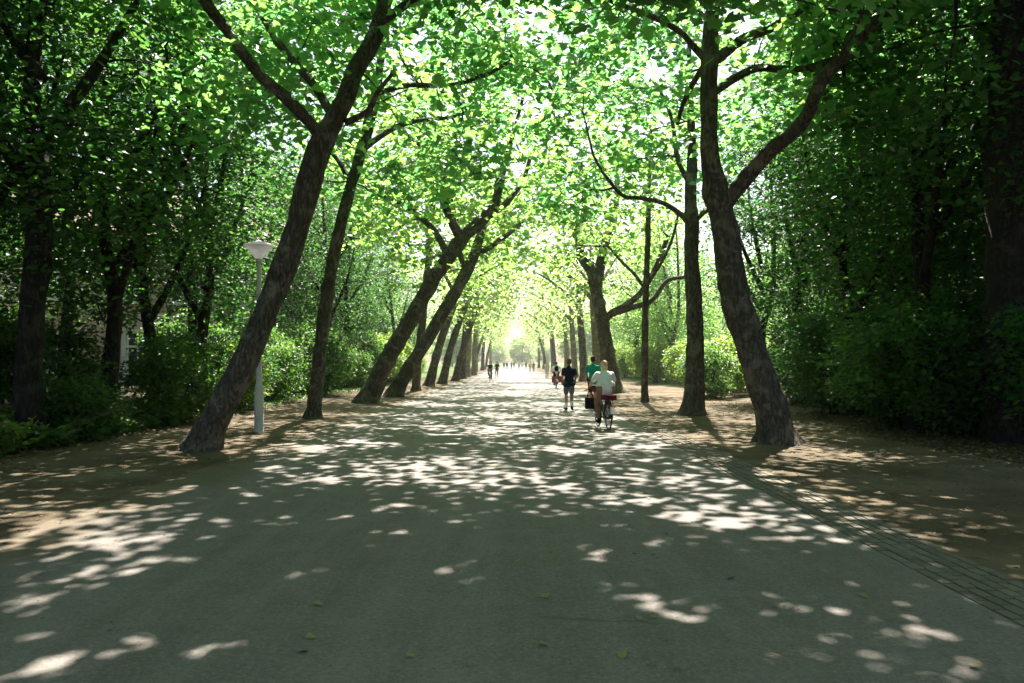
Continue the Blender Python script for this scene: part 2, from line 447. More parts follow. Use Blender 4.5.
avenue_tree('slim tree standing right behind the lamp post, with a long level branch over the road', 23.5,
    up([(312, 422, 19, 0), (314, 410, 16, 0), (318, 370, 15, 0), (325, 310, 14.5, 0.1), (335, 250, 14, 0.2), (347, 200, 13, 0.3), (360, 155, 12.5, 0.4), (371, 115, 12, 0.4), (376, 92, 10, 0.4)], 4, 6, 40),
    [[(375, 95, 6, 0.4), (392, 89, 6, 0.2), (410, 85, 5.5, 0), (450, 85, 5, -0.4), (485, 75, 4, -0.8), (512, 60, 3, -1)],
     [(362, 150, 7, 0.4), (385, 133, 6, 1.0), (410, 122, 5, 1.6), (445, 118, 4, 2.4), (470, 112, 3, 3.0)],
     [(352, 185, 6, 0.3), (338, 160, 5, 0.8), (322, 140, 4, 1.4), (305, 95, 3, 2)]],
    ((-3.4, 23.5, 10.4), (5.6, 5.0, 4.8)), 'leaf_near', 220, 25, 0.25, 2, zmin=5.8, group=GL, extra=[((-0.6, 22, 11.6), (3.2, 4.2, 2.2), 22, 9.0)])
avenue_tree('thick tree leaning hard over the road, third of the left row, mossy crooked top', 32.6,
    up([(364, 407, 27, 0), (369, 398, 23, 0), (388, 358, 19, 0), (409, 322, 18, 0), (430, 285, 17.5, 0.1), (442, 266, 17, 0.2), (457, 246, 17, 0.2), (468, 232, 15, 0.3), (484, 218, 12, 0.4), (495, 202, 10, 0.5)], 4, 7, 26),
    [[(462, 240, 11, 0.2), (452, 222, 10, 0), (444, 200, 9, -0.2), (443, 178, 8, -0.4), (436, 156, 7, -0.6), (412, 138, 5, -1), (398, 120, 4, -1.2)],
     [(485, 217, 8, 0.4), (505, 204, 7, 0.8), (522, 182, 5, 1.4), (530, 158, 4, 2)],
     [(448, 258, 8, 0.2), (440, 240, 7, 0.6), (428, 224, 6, 1), (394, 200, 5, 1.6), (356, 189, 3.5, 2.2)]],
    ((-3.3, 32.5, 10.2), (5.5, 4.8, 5.4)), 'leaf_mid', 210, 20, 0.27, 3, zmin=5.2, group=GL, flare=0.4)
avenue_tree('twin-like leaning tree just beyond the thick leaning one, fourth of the left row', 38.2,
    up([(391, 400, 22, 0), (396, 391, 18, 0), (412, 363, 15.5, 0), (429, 337, 15, 0), (451, 299, 14.5, 0), (464, 276, 13, 0.2), (474, 256, 11, 0.3)], 5, 8, 26),
    [[(466, 272, 7, 0.2), (458, 246, 6, 0), (456, 220, 5, -0.3), (448, 190, 4, -0.6)],
     [(474, 256, 7, 0.3), (500, 240, 6, 0.8), (520, 224, 4, 1.3)]],
    ((-3.3, 38.4, 10.0), (5.3, 4.4, 5.6)), 'leaf_mid', 170, 20, 0.27, 4, zmin=5.0, group=GL, flare=0.4)
avenue_tree('thin upright tree between the leaning pair and the trees beyond, left row', 46.0,
    up([(415, 394, 10, 0), (416, 388, 9, 0), (419, 350, 8, 0), (424, 305, 8, 0), (428, 268, 7.5, 0), (430, 232, 7, 0)], 4, 3, 26),
    [[(430, 240, 5, 0), (418, 214, 5, 0.2), (396, 199, 4, 0.4), (356, 190, 3, 0.8)], [(430, 228, 4, 0), (444, 205, 3.5, 0.4), (455, 180, 3, 0.8)]],
    ((-3.6, 46.0, 10.2), (5.2, 4.6, 5.6)), 'leaf_mid', 140, 19, 0.28, 5, zmin=5.2, group=GL, flare=0.3)
# --- right row
avenue_tree('big dark tree with a flared foot on the right verge, one heavy limb reaching out', 16.5,
    up([(779, 448, 44, 0), (777, 436, 39, 0), (768, 400, 36, 0), (750, 345, 34, 0), (736, 297, 33, 0), (727, 240, 32, 0.1), (717, 195, 29, 0.2), (710, 160, 22, 0.2), (709, 112, 20, 0.3), (710, 44, 19, 0.4), (714, 0, 17, 0.5)], 4, 6, 60),
    [up([(722, 212, 19, 0.1), (734, 193, 19, 0), (767, 154, 17, -0.3), (802, 123, 16, -0.6), (820, 83, 15, -0.9), (846, 53, 14, -1.1), (872, 26, 13, -1.3), (894, 0, 12, -1.5)], 2, 24, 45),
     [(714, 92, 9, 0.3), (735, 78, 9, 0.7), (758, 68, 8, 1.0), (789, 70, 8, 1.1), (815, 66, 7, 0.6), (836, 58, 6, 0.2)],
     up([(712, 62, 11, 0.4), (728, 50, 11, 0.2), (745, 38, 10, 0), (776, 26, 9, -0.2), (815, 0, 8, -0.5)], 1, 40, 26),
     [(707, 62, 7, 0.4), (698, 52, 6.5, 0.3), (679, 31, 6, 0), (644, 13, 5.5, -0.3), (609, 0, 5, -0.6), (570, -20, 4, -1)],
     [(705, 64, 6, 0.3), (694, 82, 6, 0.8), (684, 102, 5, 1.4), (677, 124, 4, 2)]],
    ((3.4, 15.6, 10.4), (5.8, 5.2, 4.6)), 'leaf_near', 270, 30, 0.235, 6, zmin=5.8, group=GR, front=.9, extra=[((7.4, 18.6, 8.2), (2.8, 3.0, 2.2), 32, 5.8), ((2.9, 13, 11.3), (5.6, 5.2, 2.2), 120, 9.2), ((8.4, 18.6, 10.0), (2.6, 4.2, 2.4), 95, 7.8)])  # high leaf clusters added to shade the near road and right verge
avenue_tree('straight upright tree behind the big dark one, second of the right row', 25.2,
    up([(692, 419, 29, 0), (693, 410, 25, 0), (695, 375, 21, 0), (694, 314, 19, 0), (692, 260, 17, 0), (692, 225, 16, 0), (691, 190, 12, 0), (692, 165, 11, 0.2)], 5, -1, 40),
    [[(692, 228, 7, 0), (680, 214, 6, -0.2), (663, 203, 5, -0.4), (640, 198, 4.5, -0.7), (622, 195, 4, -1), (601, 170, 3, -1.4)],
     [(692, 226, 6, 0), (702, 214, 5.5, 0.3), (722, 200, 5, 0.8), (745, 180, 4, 1.2)],
     [(691, 185, 6, 0), (678, 160, 5, 0.4), (672, 120, 4, 0.8), (660, 90, 3, 1.2)]],
    ((3.6, 25.2, 10.4), (5.4, 5.0, 4.9)), 'leaf_near', 210, 25, 0.25, 7, zmin=5.6, group=GR, flare=0.4, extra=[((0.8, 25, 12), (3.2, 4.2, 2.2), 18, 9.0)])
avenue_tree('thin straight young tree on the right verge, behind the white-shirted cyclist', 33.4,
    up([(644, 404, 8.5, 0), (644.5, 396, 7.5, 0), (645, 340, 6.8, 0), (646, 290, 6.3, 0), (648, 228, 5.5, 0), (649, 190, 4.5, 0)], 2, 1, 30),
    [[(646, 292, 4, 0), (636, 276, 3.5, 0.3), (622, 262, 3, 0.7), (608, 246, 2.5, 1)], [(646, 285, 3.5, 0), (660, 265, 3.2, -0.3), (672, 240, 3, -0.6), (678, 215, 2.5, -0.8)]],
    ((4.0, 33.4, 10.0), (4.2, 4.0, 4.8)), 'leaf_mid', 130, 20, 0.24, 8, zmin=5.2, group=GR, flare=0.25)
avenue_tree('forked tree leaning towards the road with low curved side branches, right row', 43.0,
    up([(616, 397, 23, 0), (614, 390, 20, 0), (608, 355, 17, 0), (601, 314, 15, 0), (595, 285, 13, 0), (591, 270, 12, 0)], 1, -10, 14) + [(578, 236, 8, 0), (566, 214, 7, 0.2), (562, 190, 6, 0.4), (556, 150, 5, 0.6), (552, 100, 4, 0.8)],
    [[(596, 288, 11, 0), (601, 262, 10, 0.3), (606, 238, 8, 0.6), (613, 222, 7, 0.8), (617, 190, 5, 1), (615, 150, 4, 1.2)],
     [(604, 322, 8, 0), (612, 313, 8, -0.2), (626, 305, 7.5, -0.4), (643, 290, 6, -0.7), (658, 262, 5, -1), (668, 236, 4, -1.2)],
     [(612, 314, 7, -0.2), (630, 308, 6, -0.6), (651, 301, 5.5, -1.0), (667, 281, 4.5, -1.3), (686, 277, 3.5, -1.6)]],
    ((3.4, 43.0, 10.0), (5.3, 4.8, 5.4)), 'leaf_mid', 180, 19, 0.27, 9, zmin=5.0, group=GR, flare=0.4)

# --- trees of the far avenue: prototypes that are copied
def proto_tree(name, trunk, rads, limbs, env, mats, nattr, per, lsize, seed, zmin, thr=-0.1, kind='oval', flare=0.4, cond=None, spread=(0.5, 0.5, 0.32), sides=12, off=None):
    root = empty(name, (0, 0, 0))
    mb = MB(); sk, sr = limb_mesh(mb, trunk, rads, sides=sides, flare=flare, seed=seed, step=0.3)
    mb.obj('trunk', mats[0], root, True)
    k0 = int(len(sk) * 0.4); sk = sk[k0:]; sr = sr[k0:]
    for i, (lp, lr) in enumerate(limbs):
        lm = MB(); s, r = limb_mesh(lm, lp, lr, sides=8, seed=seed + i + 3, step=0.3)
        lm.obj('limb', mats[0], root, True); sk += s; sr += r
    at = clumpy(nattr, env[0], env[1], zmin, thr, seed=seed, cond=cond)
    paths = grow(sk, sr, at, seed)
    tag(twig_mesh(paths, 4).obj('twigs', mats[0], root, True), kind='stuff')
    lp, ow = leaf_points(paths, per, spread, np.random.default_rng(seed))
    if off is not None:
        kp = open_gaps(lp, off); lp = lp[kp]; ow = ow[kp]
    link_mesh('crown', leaf_mesh('crown', lp, lsize, kind, outward=ow), mats[1], root)
    return root
V3 = Vector
def far_proto(bk, seed, lean, rad):
    t = [V3((0, 0, -0.1)), V3((lean * 0.15, 0, 1.2)), V3((lean * 0.5, 0.1, 3.6)), V3((lean, 0.1, 6.2)), V3((lean * 1.3, 0, 9)), V3((lean * 1.5, 0, 12.5))]
    b = t[3]
    lim = [([b, b + V3((1.2, 0.4, 1.2)), b + V3((2.8, 0.8, 2.3)), b + V3((4.2, 1.0, 3.0))], [rad * .5, rad * .4, rad * .28, rad * .14]),
           ([b, b + V3((-0.8, -0.6, 1.6)), b + V3((-1.8, -1.2, 3.2))], [rad * .45, rad * .35, rad * .15]),
           ([b + V3((0, 0, .8)), b + V3((0.8, -1.4, 2.2)), b + V3((1.8, -2.6, 3.6))], [rad * .4, rad * .3, rad * .12])]
    return proto_tree('avenue_tree', t, [rad * 1.15, rad, rad * .88, rad * .75, rad * .45, rad * .12], lim,
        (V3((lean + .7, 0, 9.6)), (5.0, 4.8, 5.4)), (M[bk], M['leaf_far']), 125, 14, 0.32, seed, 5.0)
fp = [far_proto('bark', 21, 1.9, 0.31), far_proto('bark_pale_lit', 22, .35, 0.34), far_proto('bark', 23, .45, 0.35)]
far_rows = [  # base px, depth, prototype, turn, label
    (429, 55.7, 0, 0, 'leaning dark tree beyond the thin upright one, sixth of the left row'),
    (442, 60.8, 0, 0.3, 'leaning tree in the left row, seventh counting from the lamp post'),
    (455, 70.5, 0, -0.3, 'strongly leaning tree left of the pair in dark clothes, eighth of the left row'),
    (462, 79, 2, 0.2, 'dark tree squeezed between two leaning ones, ninth of the left row'),
    (467, 89, 1, -0.2, 'pale trunk standing close behind the dark leaning trees of the left row'),
    (474, 101, 1, 0.5, 'sunlit pale trunk nearest the bright end of the road, left row'),
    (598, 53.5, 1, math.pi, 'thick tree with a pale sunlit edge behind the forked leaning tree'),
    (584, 70, 2, math.pi + .25, 'dark straight trunk above the walking pair, right row'),
    (575, 86, 1, math.pi - .3, 'pale leaning trunk between two straight ones, right row'),
    (567, 101, 1, math.pi + .5, 'pale trunk nearest the far red-bagged cyclist, right row'),
    (555, 122, 2, math.pi, 'small distant trunk at the bright end of the road, right row'),
]
used = set()
for bx, d, k, rz, lab in far_rows:
    x = (bx - VX) / F * d
    if k not in used:
        used.add(k); o = fp[k]; o.location = (x, d, 0); o.rotation_euler.z = rz
        tag(o, lab, 'tree', GL if x < 0 else GR)
    else:
        copy_tree(fp[k], (x, d, 0), rz, random.uniform(0.93, 1.08), lab, 'tree', GL if x < 0 else GR)

for i, d in enumerate((124, 142, 163, 188, 218)):
    for sx in (-1, 1):
        if d == 124 and sx > 0: continue
        copy_tree(fp[(i + (sx > 0)) % 3], (sx * (6.6 + .3 * (i % 2)), d + sx * 2, 0), (0 if sx < 0 else math.pi) + .3 * i, .95 + .06 * (i % 3), 'far-off tree framing the bright opening on the %s side of the road' % ('left' if sx < 0 else 'right'), 'tree', 'far-off trees at the %s end of the avenue' % ('left' if sx < 0 else 'right'))

# --- huge dark trunk at the right edge
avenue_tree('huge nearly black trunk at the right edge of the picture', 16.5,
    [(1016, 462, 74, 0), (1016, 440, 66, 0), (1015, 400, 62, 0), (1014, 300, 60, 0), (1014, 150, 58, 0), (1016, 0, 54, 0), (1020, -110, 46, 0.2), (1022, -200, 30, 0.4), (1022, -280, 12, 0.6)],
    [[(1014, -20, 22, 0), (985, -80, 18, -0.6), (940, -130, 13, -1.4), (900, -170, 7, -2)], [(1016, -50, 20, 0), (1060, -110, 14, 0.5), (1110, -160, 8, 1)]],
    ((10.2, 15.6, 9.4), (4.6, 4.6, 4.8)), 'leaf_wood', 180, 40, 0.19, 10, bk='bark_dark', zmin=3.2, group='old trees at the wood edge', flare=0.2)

# --- avenue trees beside the photographer: their crowns hang into the top of the picture
def side_tree(x, y, lean, seed, label):
    t = [V3((0, 0, -0.1)), V3((lean * .1, 0, 1)), V3((lean * .45, 0, 3.2)), V3((lean * .8, .1, 5.2)), V3((lean, .2, 7.5)), V3((lean * 1.1, .2, 11))]
    b = t[3]; s = 1 if lean > 0 else -1
    lim = [([b, b + V3((s * 1.4, .6, 1.0)), b + V3((s * 3.2, 1.2, 1.9)), b + V3((s * 5.0, 2.2, 2.6))], [.13, .11, .08, .03]),
           ([b + V3((0, 0, .6)), b + V3((s * .6, -1.4, 1.8)), b + V3((s * 1.2, -3, 3.2))], [.12, .09, .03])]
    o = proto_tree('avenue_tree', t, [.4, .34, .3, .26, .18, .05], lim, (V3((s * 3.4, 1.6, 9.6)), (5.8, 5.6, 4.2)), (M['bark'], M['leaf_near']), 320, 38, 0.23, seed, 6.2, kind='lobed', spread=(.46, .46, .17), off=(x, y, 0))
    o.location = (x, y, 0); tag(o, label, 'tree', GL if x < 0 else GR)
side_tree(-6.3, 5.8, 1.0, 31, 'avenue tree beside the photographer whose leaves hang over the top left of the road')
side_tree(6.0, 6.4, -.5, 32, 'avenue tree beside the photographer whose leaves hang over the top right of the road')

for x, y, rz in [(-6.0, -4, .2), (5.8, -3, math.pi), (-6.2, -13, -.2), (6, -12, math.pi + .3), (-5.8, -22, .4), (6.1, -21, math.pi)]:  # out-of-view trees added to keep sky light off the foreground
    copy_tree(fp[2], (x, y, 0), rz, 1.05, 'unseen avenue tree added behind the photographer to block sky light', 'tree', 'unseen trees added behind the photographer')

# --- woods on both sides: prototypes
def wood_proto(seed, h, fork, leafm, rx, n, lsz=0.135):
    rr = random.Random(seed)
    t = [V3((0, 0, -0.2)), V3((rr.uniform(-.1, .1), 0, 1.4)), V3((rr.uniform(-.3, .3), rr.uniform(-.2, .2), fork)), V3((rr.uniform(-.6, .6), rr.uniform(-.4, .4), fork + 2.6)), V3((rr.uniform(-.8, .8), 0, h * .8)), V3((0, 0, h))]
    f = t[2]; r0 = 0.10 + h * 0.008
    lim = []
    for a in range(4):
        an = rr.uniform(0, 6.28); k = rr.uniform(1.2, 2.2)
        b = f + V3((0, 0, a * 1.1))
        lim.append(([b, b + V3((math.cos(an) * .5 * k, math.sin(an) * .5 * k, 1.3)), b + V3((math.cos(an) * k, math.sin(an) * k, 3.0)), b + V3((math.cos(an) * 1.3 * k, math.sin(an) * 1.3 * k, 4.8))], [r0 * .6, r0 * .48, r0 * .3, r0 * .1]))
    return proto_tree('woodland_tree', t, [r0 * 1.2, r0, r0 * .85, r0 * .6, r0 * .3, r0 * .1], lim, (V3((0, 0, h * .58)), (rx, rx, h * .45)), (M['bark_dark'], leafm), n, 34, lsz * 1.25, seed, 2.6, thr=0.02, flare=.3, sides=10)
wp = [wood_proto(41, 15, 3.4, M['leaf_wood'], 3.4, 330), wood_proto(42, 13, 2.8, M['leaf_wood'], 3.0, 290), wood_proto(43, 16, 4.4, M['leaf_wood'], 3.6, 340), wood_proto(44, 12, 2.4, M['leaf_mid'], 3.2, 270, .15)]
wused = set()
def wood(x, y, k, rz, sc, label, group):
    z = gz(x, y)
    if k not in wused:
        wused.add(k); o = wp[k]; o.location = (x, y, z); o.rotation_euler.z = rz; o.scale = (sc,) * 3; tag(o, label, 'tree', group)
    else: copy_tree(wp[k], (x, y, z), rz, sc, label, 'tree', group)
GWL = 'trees of the wood on the left'; GWR = 'trees of the wood on the right'
wood(-9.9, 16.4, 2, 0.4, 1.12, 'thick dark woodland trunk rising out of the shrubs near the left picture edge', GWL)
wood(-10.2, 20.0, 0, 2.2, 0.9, 'slender woodland tree forking in front of the pink brick house', GWL)
wood(-10.4, 23.0, 1, 1.0, 0.95, 'woodland tree right of the slender forked one, before the white bay', GWL)
wood(-9.9, 24.8, 1, 4.1, 1.0, 'leaning dark woodland stem left of the lamp post', GWL)
wood(-12.3, 17.0, 0, 3.3, 1.05, 'dark woodland tree at the far left edge of the picture', GWL)
wood(9.9, 19.6, 0, 1.0, 1.0, 'dark woodland tree in the shade right beside the huge nearly black trunk', GWR)
wood(12.4, 15.8, 2, 2.0, 1.0, 'leafy dark tree among the crowded wood right of the avenue', GWR)
wood(12.6, 19.4, 1, 3.0, 1.05, 'leafy dark tree among the crowded wood right of the avenue', GWR)
wood(10.4, 24.4, 1, .6, 1.0, 'leafy dark tree among the crowded wood right of the avenue', GWR)
pts_used = [(9.9, 19.6), (12.4, 15.8), (12.6, 19.4), (10.4, 24.4), (-9.5, 16.2), (-10.2, 20), (-10.4, 23), (-9.9, 24.8), (-12.3, 17), (8.1, 13)]
def scatter(n, xr, yr, mind, rnd, avoid=None):
    out = []; tries = 0
    while len(out) < n and tries < 6000:
        tries += 1
        x = rnd.uniform(*xr); y = rnd.uniform(*yr)
        if avoid and avoid(x, y): continue
        if all((x - a) ** 2 + (y - b) ** 2 > mind ** 2 for a, b in pts_used):
            pts_used.append((x, y)); out.append((x, y))
    return out
rnd = random.Random(5)
house_zone = lambda x, y: (x + 23) ** 2 + (y - 46) ** 2 < 9 ** 2 or abs(x * 46 / -23.0 - y) < 3.0 and x < -13.5
for x, y in scatter(34, (-26, -10.6), (10, 78), 3.1, rnd, house_zone):
    k = rnd.choice([0, 1, 2, 1])
    wood(x, y, k, rnd.uniform(0, 6.3), rnd.uniform(.85, 1.12), 'leafy dark tree among the crowded wood left of the avenue', GWL)
for x, y in scatter(44, (10.6, 27), (13, 50), 3.1, rnd, lambda x, y: y > 35 and x < 10.6 + (y - 30) * .5):
    k = rnd.choice([0, 1, 2, 2])
    wood(x, y, k, rnd.uniform(0, 6.3), rnd.uniform(.85, 1.12), 'leafy dark tree among the crowded wood right of the avenue', GWR)
for x, y in scatter(12, (12, 32), (54, 112), 5.5, rnd):
    wood(x, y, 3, rnd.uniform(0, 6.3), rnd.uniform(.85, 1.2), 'sunny yellow-green tree in the open wood beyond the right row', 'sunny trees right of the far road')
for x, y in scatter(10, (-34, -11), (80, 125), 5.5, rnd):
    wood(x, y, 3, rnd.uniform(0, 6.3), rnd.uniform(.85, 1.2), 'sunny yellow-green tree in the open wood beyond the left row', 'sunny trees left of the far road')
# far end: trees closing the view
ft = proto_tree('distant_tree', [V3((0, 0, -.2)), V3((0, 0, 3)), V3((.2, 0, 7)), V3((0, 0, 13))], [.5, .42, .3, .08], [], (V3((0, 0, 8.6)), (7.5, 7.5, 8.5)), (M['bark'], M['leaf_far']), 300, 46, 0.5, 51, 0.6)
ft.location = (3, 330, 0); ft.scale = (.8, .8, .72); tag(ft, 'green tree standing in the middle of the far end of the road', 'tree', 'distant trees closing the avenue')
k = 0
for x, y, sc in [(-8, 372, .75), (13, 350, .62), (-20, 350, .9), (-17, 235, 1.0), (-30, 215, 1.1), (-44, 240, 1.2), (19, 228, 1.0), (30, 210, 1.1), (45, 235, 1.2), (-62, 260, 1.2), (62, 255, 1.2), (-24, 300, 1.3), (28, 310, 1.3)]:
    copy_tree(ft, (x, y, 0), k * 1.3, sc, 'pale distant tree closing off the bright far end of the avenue', 'tree', 'distant trees closing the avenue'); k += 1

# --- shrubs
def shrub_proto(seed, rx, h, leafm, n, per, lsz, low=0.15):
    root = empty('shrub', (0, 0, 0)); rr = random.Random(seed)
    sk = []; sr = []; mb = MB()
    for i in range(7):
        a = rr.uniform(0, 6.28); k = rr.uniform(.2, .75) * rx
        pts = [V3((rr.uniform(-.15, .15), rr.uniform(-.15, .15), -.1)), V3((math.cos(a) * k * .4, math.sin(a) * k * .4, h * .35)), V3((math.cos(a) * k, math.sin(a) * k, h * rr.uniform(.6, .85)))]
        s, r = spline(pts, [.03, .02, .008], .2); mb.tube(s, r, 5); sk += s; sr += r
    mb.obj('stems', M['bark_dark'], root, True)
    at = clumpy(n, V3((0, 0, h * .5)), (rx, rx, h * .5), low, -0.2, .8, .45, seed)
    paths = grow(sk, sr, at, seed, False)
    lp, ow = leaf_points(paths, per, (.16, .16, .12), np.random.default_rng(seed))
    link_mesh('foliage', leaf_mesh('foliage', lp, lsz, 'oval', upbias=.8, outward=ow), leafm, root)
    return root
sp_ = [shrub_proto(61, 1.5, 2.3, M['leaf_shrub'], 150, 36, .12), shrub_proto(62, 1.7, 3.2, M['leaf_shrub'], 190, 38, .13), shrub_proto(63, 1.1, 1.4, M['leaf_shrub'], 90, 34, .11), shrub_proto(64, 1.9, 3.0, M['leaf_lime'], 150, 40, .16), shrub_proto(65, 1.6, 2.6, M['leaf_wood'], 190, 40, .11)]
sused = set()
def shrub(x, y, k, sc, label, group):
    z = gz(x, y); rz = rnd.uniform(0, 6.3)
    if k not in sused:
        sused.add(k); o = sp_[k]; o.location = (x, y, z); o.rotation_euler.z = rz; o.scale = (sc,) * 3; tag(o, label, 'shrub', group)
    else: copy_tree(sp_[k], (x, y, z), rz, sc, label, 'shrub', group)
GSL = 'shrubs along the left wood edge'; GSR = 'shrubs along the right wood edge'
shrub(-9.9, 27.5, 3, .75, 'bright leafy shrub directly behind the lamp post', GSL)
shrub(-9.4, 22.2, 0, 1.0, 'broad-leaved green shrub at the foot of the big leaning tree', GSL)
shrub(-11.9, 16.6, 1, .95, 'tall dark shrub at the left picture edge above the low plants', GSL)
shrub(-9.6, 17.4, 2, .9, 'low rounded shrub on the left bank behind the broken branch', GSL)
shrub(-11.6, 19.4, 0, 1.05, 'dark shrub under the thick woodland trunk', GSL)
for y in np.arange(27, 80, 2.1):
    shrub(-10.6 + rnd.uniform(-.7, .7) - .2, y + rnd.uniform(-.5, .5), rnd.choice([0, 1, 1, 4]) if y < 58 else 3, rnd.uniform(.85, 1.25), 'dense shrub in the long hedge-like edge of the left wood', GSL)
for y in np.arange(16, 60, 3.0):
    if abs(y - 27) < 5: continue
    shrub(-14.5 + rnd.uniform(-1, 1), y, rnd.choice([1, 4]), rnd.uniform(.9, 1.2), 'dark shrub deeper inside the left wood', GSL)
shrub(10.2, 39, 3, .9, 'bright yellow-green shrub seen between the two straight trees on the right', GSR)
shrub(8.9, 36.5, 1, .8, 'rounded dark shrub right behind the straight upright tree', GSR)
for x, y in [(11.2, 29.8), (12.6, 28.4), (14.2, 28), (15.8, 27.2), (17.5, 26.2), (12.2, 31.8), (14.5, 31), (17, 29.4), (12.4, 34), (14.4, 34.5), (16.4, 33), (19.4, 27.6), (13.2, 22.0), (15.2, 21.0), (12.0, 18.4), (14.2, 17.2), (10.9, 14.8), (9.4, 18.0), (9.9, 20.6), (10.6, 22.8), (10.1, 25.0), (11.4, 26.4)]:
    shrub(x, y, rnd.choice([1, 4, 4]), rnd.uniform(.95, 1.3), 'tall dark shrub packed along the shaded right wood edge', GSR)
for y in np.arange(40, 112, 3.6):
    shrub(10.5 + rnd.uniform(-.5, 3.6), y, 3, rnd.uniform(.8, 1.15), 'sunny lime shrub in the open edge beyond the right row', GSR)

# --- low plants and ground cover on the left bed
def plant_proto(seed, n, h, lsz, mat):
    root = empty('low_plant', (0, 0, 0)); rr = random.Random(seed); mb = MB(); lp = []; ow = []
    for i in range(n):
        a = rr.uniform(0, 6.28); k = rr.uniform(.05, .32); z = h * rr.uniform(.35, 1)
        tip = V3((math.cos(a) * k, math.sin(a) * k, z)); mb.tube([V3((0, 0, -.03)), V3((tip.x * .3, tip.y * .3, z * .6)), tip], [.006, .004, .003], 4)
        for j in range(4):
            lp.append(tip * rr.uniform(.75, 1.05)); ow.append(V3((math.cos(a + rr.uniform(-1, 1)), math.sin(a + rr.uniform(-1, 1)), .1)))
    mb.obj('stems', M['leaf_shrub'], root)
    link_mesh('foliage', leaf_mesh('foliage', [tuple(p) for p in lp], lsz, 'oval', .7, .6, np.array([tuple(o) for o in ow])), mat, root)
    return root
pp = [plant_proto(71, 22, .45, .15, M['leaf_shrub']), plant_proto(72, 26, .6, .12, M['leaf_lime']), plant_proto(73, 18, .35, .2, M['leaf_shrub'])]
pused = set()
for i in range(110):
    y = rnd.uniform(11.5, 30) if i < 60 else rnd.uniform(11.5, 18); x = -8.95 - abs(rnd.gauss(0, 1.1)) - (0.5 if y > 22 else 0); k = rnd.choice([0, 1, 2, 1, 2])  # lime plants drawn more often, their colour imitating sun on the bank
    lab = ['green low plant with broad leaves at the edge of the left bank', 'feathery low plant coloured lime as if sunlit at the edge of the left bank', 'big-leaved low plant at the edge of the left bank'][k]
    if k not in pused:
        pused.add(k); o = pp[k]; o.location = (x, y, gz(x, y)); tag(o, lab, 'plant', 'low plants on the left bank')
    else: copy_tree(pp[k], (x, y, gz(x, y)), rnd.uniform(0, 6.3), rnd.uniform(.7, 1.3), lab, 'plant', 'low plants on the left bank')

def stuff_leaves(name, label, cat, n, xf, yr, lsz, mat, zoff=0.012, upb=2.5, jit=.5):
    pts = []
    while len(pts) < n:
        y = yr[0] + (yr[1] - yr[0]) * rnd.random() ** 1.5; x = xf(y)
        pts.append((x, y, gz(x, y) + zoff * rnd.uniform(.7, 1.6)))
    o = link_mesh(name, leaf_mesh(name, pts, lsz, 'oval', upb, jit), M[mat])
    return tag(o, label, cat, None, 'stuff')
stuff_leaves('ground_cover', 'low green ground cover on the left bank under the trees', 'ground cover', 9000, lambda y: -9.0 - abs(rnd.gauss(0, 2.2)), (10, 60), .1, 'leaf_shrub', .09, 1.0, .8)
stuff_leaves('leaf_litter', 'brown leaf litter on the soil of the left bank', 'leaf litter', 8000, lambda y: -8.5 - abs(rnd.gauss(0, 2.2)), (9, 50), .085, 'litter')
stuff_leaves('leaf_litter', 'brown leaf litter in the dark soil below the right wood', 'leaf litter', 6000, lambda y: 7.9 + abs(rnd.gauss(0, 2.4)), (9, 34), .085, 'litter')
stuff_leaves('leaf_litter', 'small dry leaf bits scattered on the sandy right verge', 'leaf litter', 2200, lambda y: rnd.uniform(3.7, 8.3), (4, 30), .05, 'litter')
stuff_leaves('leaf_litter', 'small dry leaf bits scattered on the sandy left verge', 'leaf litter', 1500, lambda y: rnd.uniform(-8.8, -4.6), (5, 30), .05, 'litter')

def road_bits():
    pts = [(rnd.uniform(-4.4, 3.1), 3 + 22 * rnd.random() ** 1.4, .014) for i in range(900)]
    o = link_mesh('leaf_litter', leaf_mesh('leaf_litter', pts, .03, 'oval', 3.0, .5), M['litter'])
    tag(o, 'tiny dry bits of leaf and twig strewn over the asphalt', 'leaf litter', None, 'stuff')
road_bits()
# ------------------------------------------------------------------ ground, road, verges
def ground_mat():
    m, t, b = new_mat('ground')
    p = pos(t); n1 = noise(t, p, 0.5, 5); n2 = noise(t, p, 9, 5, .65); n3 = noise(t, p, 45, 3)
    soil = ramp(t, n2, [(.3, (.045, .033, .022)), (.55, (.085, .062, .042)), (.75, (.13, .1, .065))])
    grass = ramp(t, n2, [(.3, (.05, .085, .02)), (.7, (.10, .14, .04))])
    sep = N(t, 'ShaderNodeSeparateXYZ'); L(t, p, sep.inputs[0])
    fy = N(t, 'ShaderNodeMapRange'); fy.inputs[1].default_value = 42; fy.inputs[2].default_value = 62
    L(t, math_(t, 'ADD', sep.outputs[1], math_(t, 'MULTIPLY', math_(t, 'SUBTRACT', n1, .5), 30)), fy.inputs[0])
    L(t, mixc(t, fy.outputs[0], soil, grass), b.inputs['Base Color'])
    b.inputs['Roughness'].default_value = .95; b.inputs['Specular IOR Level'].default_value = .15
    bump(t, math_(t, 'ADD', n2, math_(t, 'MULTIPLY', n3, .3)), .7, .06, b)
    return m
